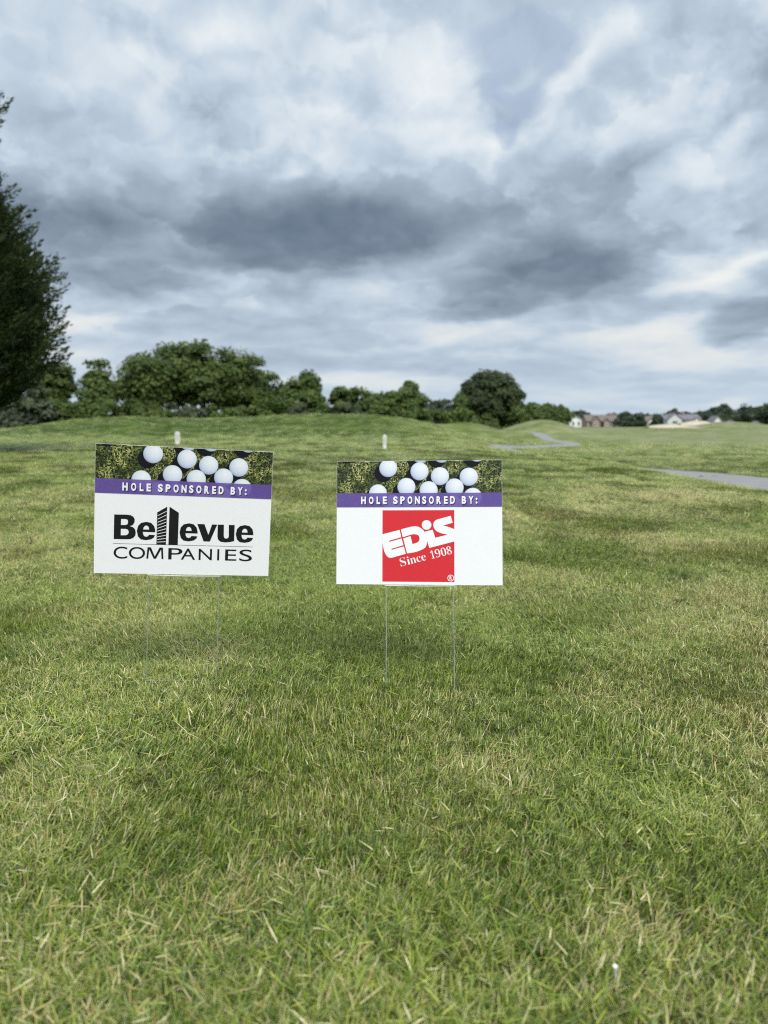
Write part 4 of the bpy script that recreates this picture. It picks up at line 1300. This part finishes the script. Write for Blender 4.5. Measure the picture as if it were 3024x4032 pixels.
# ---------------------------------------------------------------- turf blades
def mat_blades():
    m, g, out = new_mat('grass_blades')
    rb = g.attr('rb')[2]; t = g.attr('t')[2]; hue = g.attr('hue')[2]
    dry = g.attr('dry', 'INSTANCER')[2]; tone = g.attr('tone', 'INSTANCER')[2]
    isdry = g.step(g.m('SUBTRACT', dry, rb), -0.03, 0.03)
    # browned tips
    tipdry = g.mul(g.step(t, 0.55, 0.95), g.step(g.m('FRACT', g.mul(rb, 7.3)), 0.45, 0.6))
    tn = g.m('ADD', g.mad(hue, 1.25, -0.36), g.mad(tone, 0.8, -0.16), clamp=True)
    col = turf_colour(g, None, isdry, tn)
    blue = g.mul(g.step(g.m('FRACT', g.mul(rb, 13.7)), 0.62, 0.8), g.m('SUBTRACT', 1.0, isdry))
    col = g.mix(g.mul(blue, 0.55), col, (0.13, 0.22, 0.075))
    col = g.mix(g.mul(tipdry, 0.7), col, (0.62, 0.58, 0.30))
    p = g.node('ShaderNodeBsdfPrincipled')
    g.put(p.inputs['Base Color'], col); p.inputs['Roughness'].default_value = 0.33; p.inputs['Specular IOR Level'].default_value = 0.32
    tr = g.node('ShaderNodeBsdfTranslucent'); g.put(tr.inputs[0], g.mix(0.35, col, (0.22, 0.28, 0.05)))
    mx = g.node('ShaderNodeMixShader'); mx.inputs[0].default_value = 0.18
    g.nt.links.new(p.outputs[0], mx.inputs[1]); g.nt.links.new(tr.outputs[0], mx.inputs[2]); g.nt.links.new(mx.outputs[0], out.inputs[0])
    return m
M_BLADE = mat_blades()

def tuft_mesh(seed, nb, radius, length, width, flat):
    r = np.random.default_rng(seed)
    S = np.array([0, 0.38, 0.72, 1.0]); Wd = np.array([0.9, 1.0, 0.72, 0.12])
    n = nb
    ang = r.uniform(0, 2 * math.pi, n); rad_ = radius * np.sqrt(r.random(n))
    bx, by = rad_ * np.cos(ang), rad_ * np.sin(ang)
    az = r.uniform(0, 2 * math.pi, n)
    L = length * r.uniform(0.45, 1.2, n)
    lean = np.abs(r.normal(0.36, 0.30, n))
    lie = r.random(n) < flat
    lean = np.where(lie, r.uniform(1.1, 1.5, n), lean)
    bend = r.uniform(0.0, 0.9, n) * np.where(lie, 0.2, 1)
    w = width * r.uniform(0.55, 1.35, n)
    tw = r.uniform(-0.9, 0.9, n)
    P = np.zeros((n, 4, 3))
    px, pz = np.zeros(n), np.where(lie, r.uniform(0.006, 0.028, n), -0.004)
    prev = 0
    for k, s in enumerate(S):
        if k:
            th = np.minimum(lean + bend * (s + S[k - 1]) / 2, 1.62)
            ds = (s - S[k - 1]) * L
            px = px + np.sin(th) * ds; pz = pz + np.cos(th) * ds
        P[:, k, 0] = bx + np.cos(az) * px; P[:, k, 1] = by + np.sin(az) * px; P[:, k, 2] = pz
    side = np.stack([-np.sin(az) * np.cos(tw), np.cos(az) * np.cos(tw), np.sin(tw) * 0.6], -1)
    V = np.zeros((n, 4, 2, 3))
    for k in range(4):
        o = side * (w * Wd[k] / 2)[:, None]
        V[:, k, 0] = P[:, k] - o; V[:, k, 1] = P[:, k] + o
    V = V.reshape(-1, 3)
    base = (np.arange(n) * 8)[:, None]
    q = np.concatenate([base + np.array([2 * k, 2 * k + 1, 2 * k + 3, 2 * k + 2]) for k in range(3)], 0)
    rb = np.repeat(r.random(n), 8); hue = np.repeat(np.clip(r.normal(0.5, 0.27, n), 0, 1), 8)
    t = np.tile(np.repeat(S, 2), n)
    me = fast_mesh('tuft', V, q, {'rb': ('POINT', rb), 'hue': ('POINT', hue), 't': ('POINT', t)})
    me.materials.append(M_BLADE)
    return me

tufts = bpy.data.collections.new('tufts')
NV = 32
for k in range(NV):
    kind = k % 4
    nb, rd, ln, wd, fl = [(28, .028, .043, .0019, .05), (26, .032, .047, .0018, .10), (32, .030, .037, .0017, .04), (20, .034, .052, .0024, .14)][kind]
    if k >= NV - 4:                       # a few coarse, broad-bladed clumps
        nb, rd, ln, wd, fl = 14, .038, .066, .0038, .03
    tufts.objects.link(bpy.data.objects.new('tuft_%02d' % k, tuft_mesh(900 + k, nb, rd, ln, wd, fl)))

# where the turf is straw-coloured, fresh or dark: (px, py, width m, depth m, straw, tone)
PATCHES = [
    (250, 2200, .9, .45, .38, .0), (600, 2290, .35, .3, .25, .05), (120, 2620, .5, .35, .14, .12), (330, 2420, .3, .2, .16, 0),
    (2050, 2030, .9, .9, .34, .05), (2520, 1960, 1.2, 1.6, .28, .05), (2700, 2140, .9, .7, .22, 0), (2480, 2480, .35, .25, .25, .05), (2950, 2340, .45, .35, .28, -.05),
    (1950, 3040, .16, .14, .30, .05), (1180, 3190, .16, .10, .25, .05), (1250, 3480, .18, .10, .22, .08), (2560, 3680, .12, .06, .45, .1), (2450, 2640, .3, .2, .12, .05),
    (760, 2560, .25, .2, .15, .08), (500, 3150, .25, .2, .1, .1), (60, 3300, .25, .2, .05, .12), (2250, 2750, .3, .2, .15, .02), (1700, 2560, .3, .2, .12, 0),
    (150, 2370, .35, .25, -.1, .12), (2100, 2190, .35, .3, -.15, .14), (2430, 2310, .45, .3, -.15, .10), (2960, 2450, .3, .2, -.1, .16), (1000, 2330, .3, .25, -.1, .12), (1700, 2330, .2, .15, -.1, .14),
    (1390, 3370, .085, .055, -.35, -.42), (2400, 2045, .5, .4, -.25, -.28), (1900, 2000, .5, .5, -.1, -.14), (1290, 2320, .2, .14, -.1, -.30), (2150, 2120, .3, .2, -.1, -.16),
    (2650, 2470, .35, .2, -.1, -.14), (1050, 3680, .10, .06, -.15, -.25), (2800, 2640, .4, .3, -.12, -.12), (2050, 2620, .3, .2, -.1, -.12), (700, 3480, .12, .08, -.1, -.15),
    (2100, 2900, .3, .2, -.1, -.10), (800, 2480, .14, .12, -.15, -.15), (900, 2300, .25, .2, -.05, -.15), (2900, 3500, .15, .1, -.1, -.12), (250, 2850, .3, .2, 0, .06),
]

def grow_turf():
    r = np.random.default_rng(11)
    # rings of tufts, thinning with distance while the tufts widen
    def ring(r0, r1, half, dens, pw):
        e = 2 - pw
        area_n = int(dens * 2 * half * (r1 ** e - r0 ** e) / e)
        q = (r0 ** e + r.random(area_n) * (r1 ** e - r0 ** e)) ** (1 / e)
        th = r.uniform(-half, half, area_n)
        return np.stack([q * np.sin(th), q * np.cos(th)], -1)
    k = 1.6
    P = np.concatenate([ring(0.45, 2.2, 1.2, DENS * 1.5, 0.0), ring(2.2, 4.0, 1.0, DENS * 1.15, 0.0), ring(4.0, 22.0, 0.74, DENS * 4.0 ** k, k), ring(22.0, 62.0, 0.70, DENS * 4.0 ** k * 22 ** 0.9, k + 0.9)])
    x, y = P[:, 0], P[:, 1]
    keep = path_dist(x, y) > PATH_HALF + 0.05
    x, y = x[keep], y[keep]
    n = len(x)
    d = np.hypot(x, y)
    z = land(x, y)
    dry = 0.165 + 0.75 * (fbm(x * 1.7 + 4, y * 1.7, 4) - 0.5) + 0.55 * (fbm(x * 0.5 + 31, y * 0.42 + 8, 3) - 0.48) + r.normal(size=n) * 0.06
    tone = 0.52 + 0.55 * (fbm(x * 2.6 + 60, y * 2.6 + 11, 4) - 0.5) + 0.12 * (fbm(x * 0.6 + 7, y * 0.6, 3) - 0.5) + r.normal(size=n) * 0.06
    for px, py, wx, wy, a, b in PATCHES:
        c = hit(px, py, 0.6, 60)
        f = np.exp(-(((x - c.x) / wx) ** 2 + ((y - c.y) / wy) ** 2) * (0.8 + 0.5 * vnoise(x * 9, y * 9)))
        dry = dry + a * f; tone = tone + (0.7 if b > 0 or py > 3000 else 0.45) * b * f
    tee = sstep(11, 17, y) * (1 - sstep(1.5, 5.5, x))                     # the mown tee: short and even
    dry = dry * (1 - 0.62 * tee) + 0.03 * tee
    tone = tone * (1 - 0.4 * tee) + 0.20 * tee
    dry = np.clip(dry, 0.02, 0.85)
    hz = 0.82 + 0.55 * (fbm(x * 3.1 + 90, y * 3.1, 3) - 0.5) + 0.35 * (fbm(x * 0.8, y * 0.8 + 70, 2) - 0.5) + r.normal(size=n) * 0.10
    c = hit(1390, 3380, 0.6, 10)
    hz = hz + 0.35 * np.exp(-(((x - c.x) / .08) ** 2 + ((y - c.y) / .06) ** 2))
    hz = np.clip(hz, 0.4, 1.5) * (1 - 0.45 * tee) * (1 - 0.15 * sstep(5, 12, d))
    wide = (1.0 + np.clip(d - 4, 0, None) * 0.085) * r.uniform(0.85, 1.2, n)
    yaw = r.uniform(0, 2 * math.pi, n)
    comb = 2 * math.pi * 1.6 * fbm(x * 1.1 + 13, y * 1.1 + 40, 3)
    til = 0.10 + 0.85 * np.clip(fbm(x * 1.9 + 3, y * 1.9 + 55, 3) - 0.3, 0, 1) + r.normal(size=n) * 0.08
    a = comb - yaw
    rot = np.stack([-np.sin(a) * til, np.cos(a) * til, yaw], -1)
    # roots of each clump sit on the land
    me = bpy.data.meshes.new('grass')
    me.vertices.add(n); me.vertices.foreach_set('co', np.stack([x, y, z], -1).astype(np.float32).ravel())
    def A(name, kind, val):
        at_ = me.attributes.new(name, kind, 'POINT')
        at_.data.foreach_set('vector' if kind == 'FLOAT_VECTOR' else 'value', np.ascontiguousarray(val).ravel())
    A('turn', 'FLOAT_VECTOR', rot.astype(np.float32)); A('size', 'FLOAT_VECTOR', np.stack([wide, wide, hz], -1).astype(np.float32))
    coarse = (vnoise(x * 2.3 + 200, y * 2.3) > 0.76) & (r.random(n) < 0.22)
    pick = np.where(coarse, r.integers(NV - 4, NV, n), r.integers(0, NV - 4, n))
    A('pick', 'INT', pick.astype(np.int32)); A('dry', 'FLOAT', dry.astype(np.float32)); A('tone', 'FLOAT', np.clip(tone, 0, 1).astype(np.float32))
    o = link('grass', me)
    tag(o, kind='stuff')
    ng = bpy.data.node_groups.new('grow', 'GeometryNodeTree')
    ng.interface.new_socket('Geometry', in_out='INPUT', socket_type='NodeSocketGeometry')
    ng.interface.new_socket('Geometry', in_out='OUTPUT', socket_type='NodeSocketGeometry')
    N, Lk = ng.nodes, ng.links
    gi, go = N.new('NodeGroupInput'), N.new('NodeGroupOutput')
    ip = N.new('GeometryNodeInstanceOnPoints')
    ci = N.new('GeometryNodeCollectionInfo')
    ci.inputs['Collection'].default_value = tufts
    ci.inputs['Separate Children'].default_value = True
    ci.inputs['Reset Children'].default_value = True
    def na(name, t):
        q = N.new('GeometryNodeInputNamedAttribute'); q.data_type = t; q.inputs['Name'].default_value = name
        return next(s for s in q.outputs if s.enabled and s.name == 'Attribute')
    e2r = N.new('FunctionNodeEulerToRotation')
    Lk.new(na('turn', 'FLOAT_VECTOR'), e2r.inputs[0])
    Lk.new(gi.outputs[0], ip.inputs['Points']); Lk.new(ci.outputs[0], ip.inputs['Instance'])
    ip.inputs['Pick Instance'].default_value = True
    Lk.new(na('pick', 'INT'), ip.inputs['Instance Index']); Lk.new(e2r.outputs[0], ip.inputs['Rotation']); Lk.new(na('size', 'FLOAT_VECTOR'), ip.inputs['Scale'])
    Lk.new(ip.outputs[0], go.inputs[0])
    md = o.modifiers.new('grow', 'NODES'); md.node_group = ng
    print('tufts', n)
DENS = 1500.0
grow_turf()
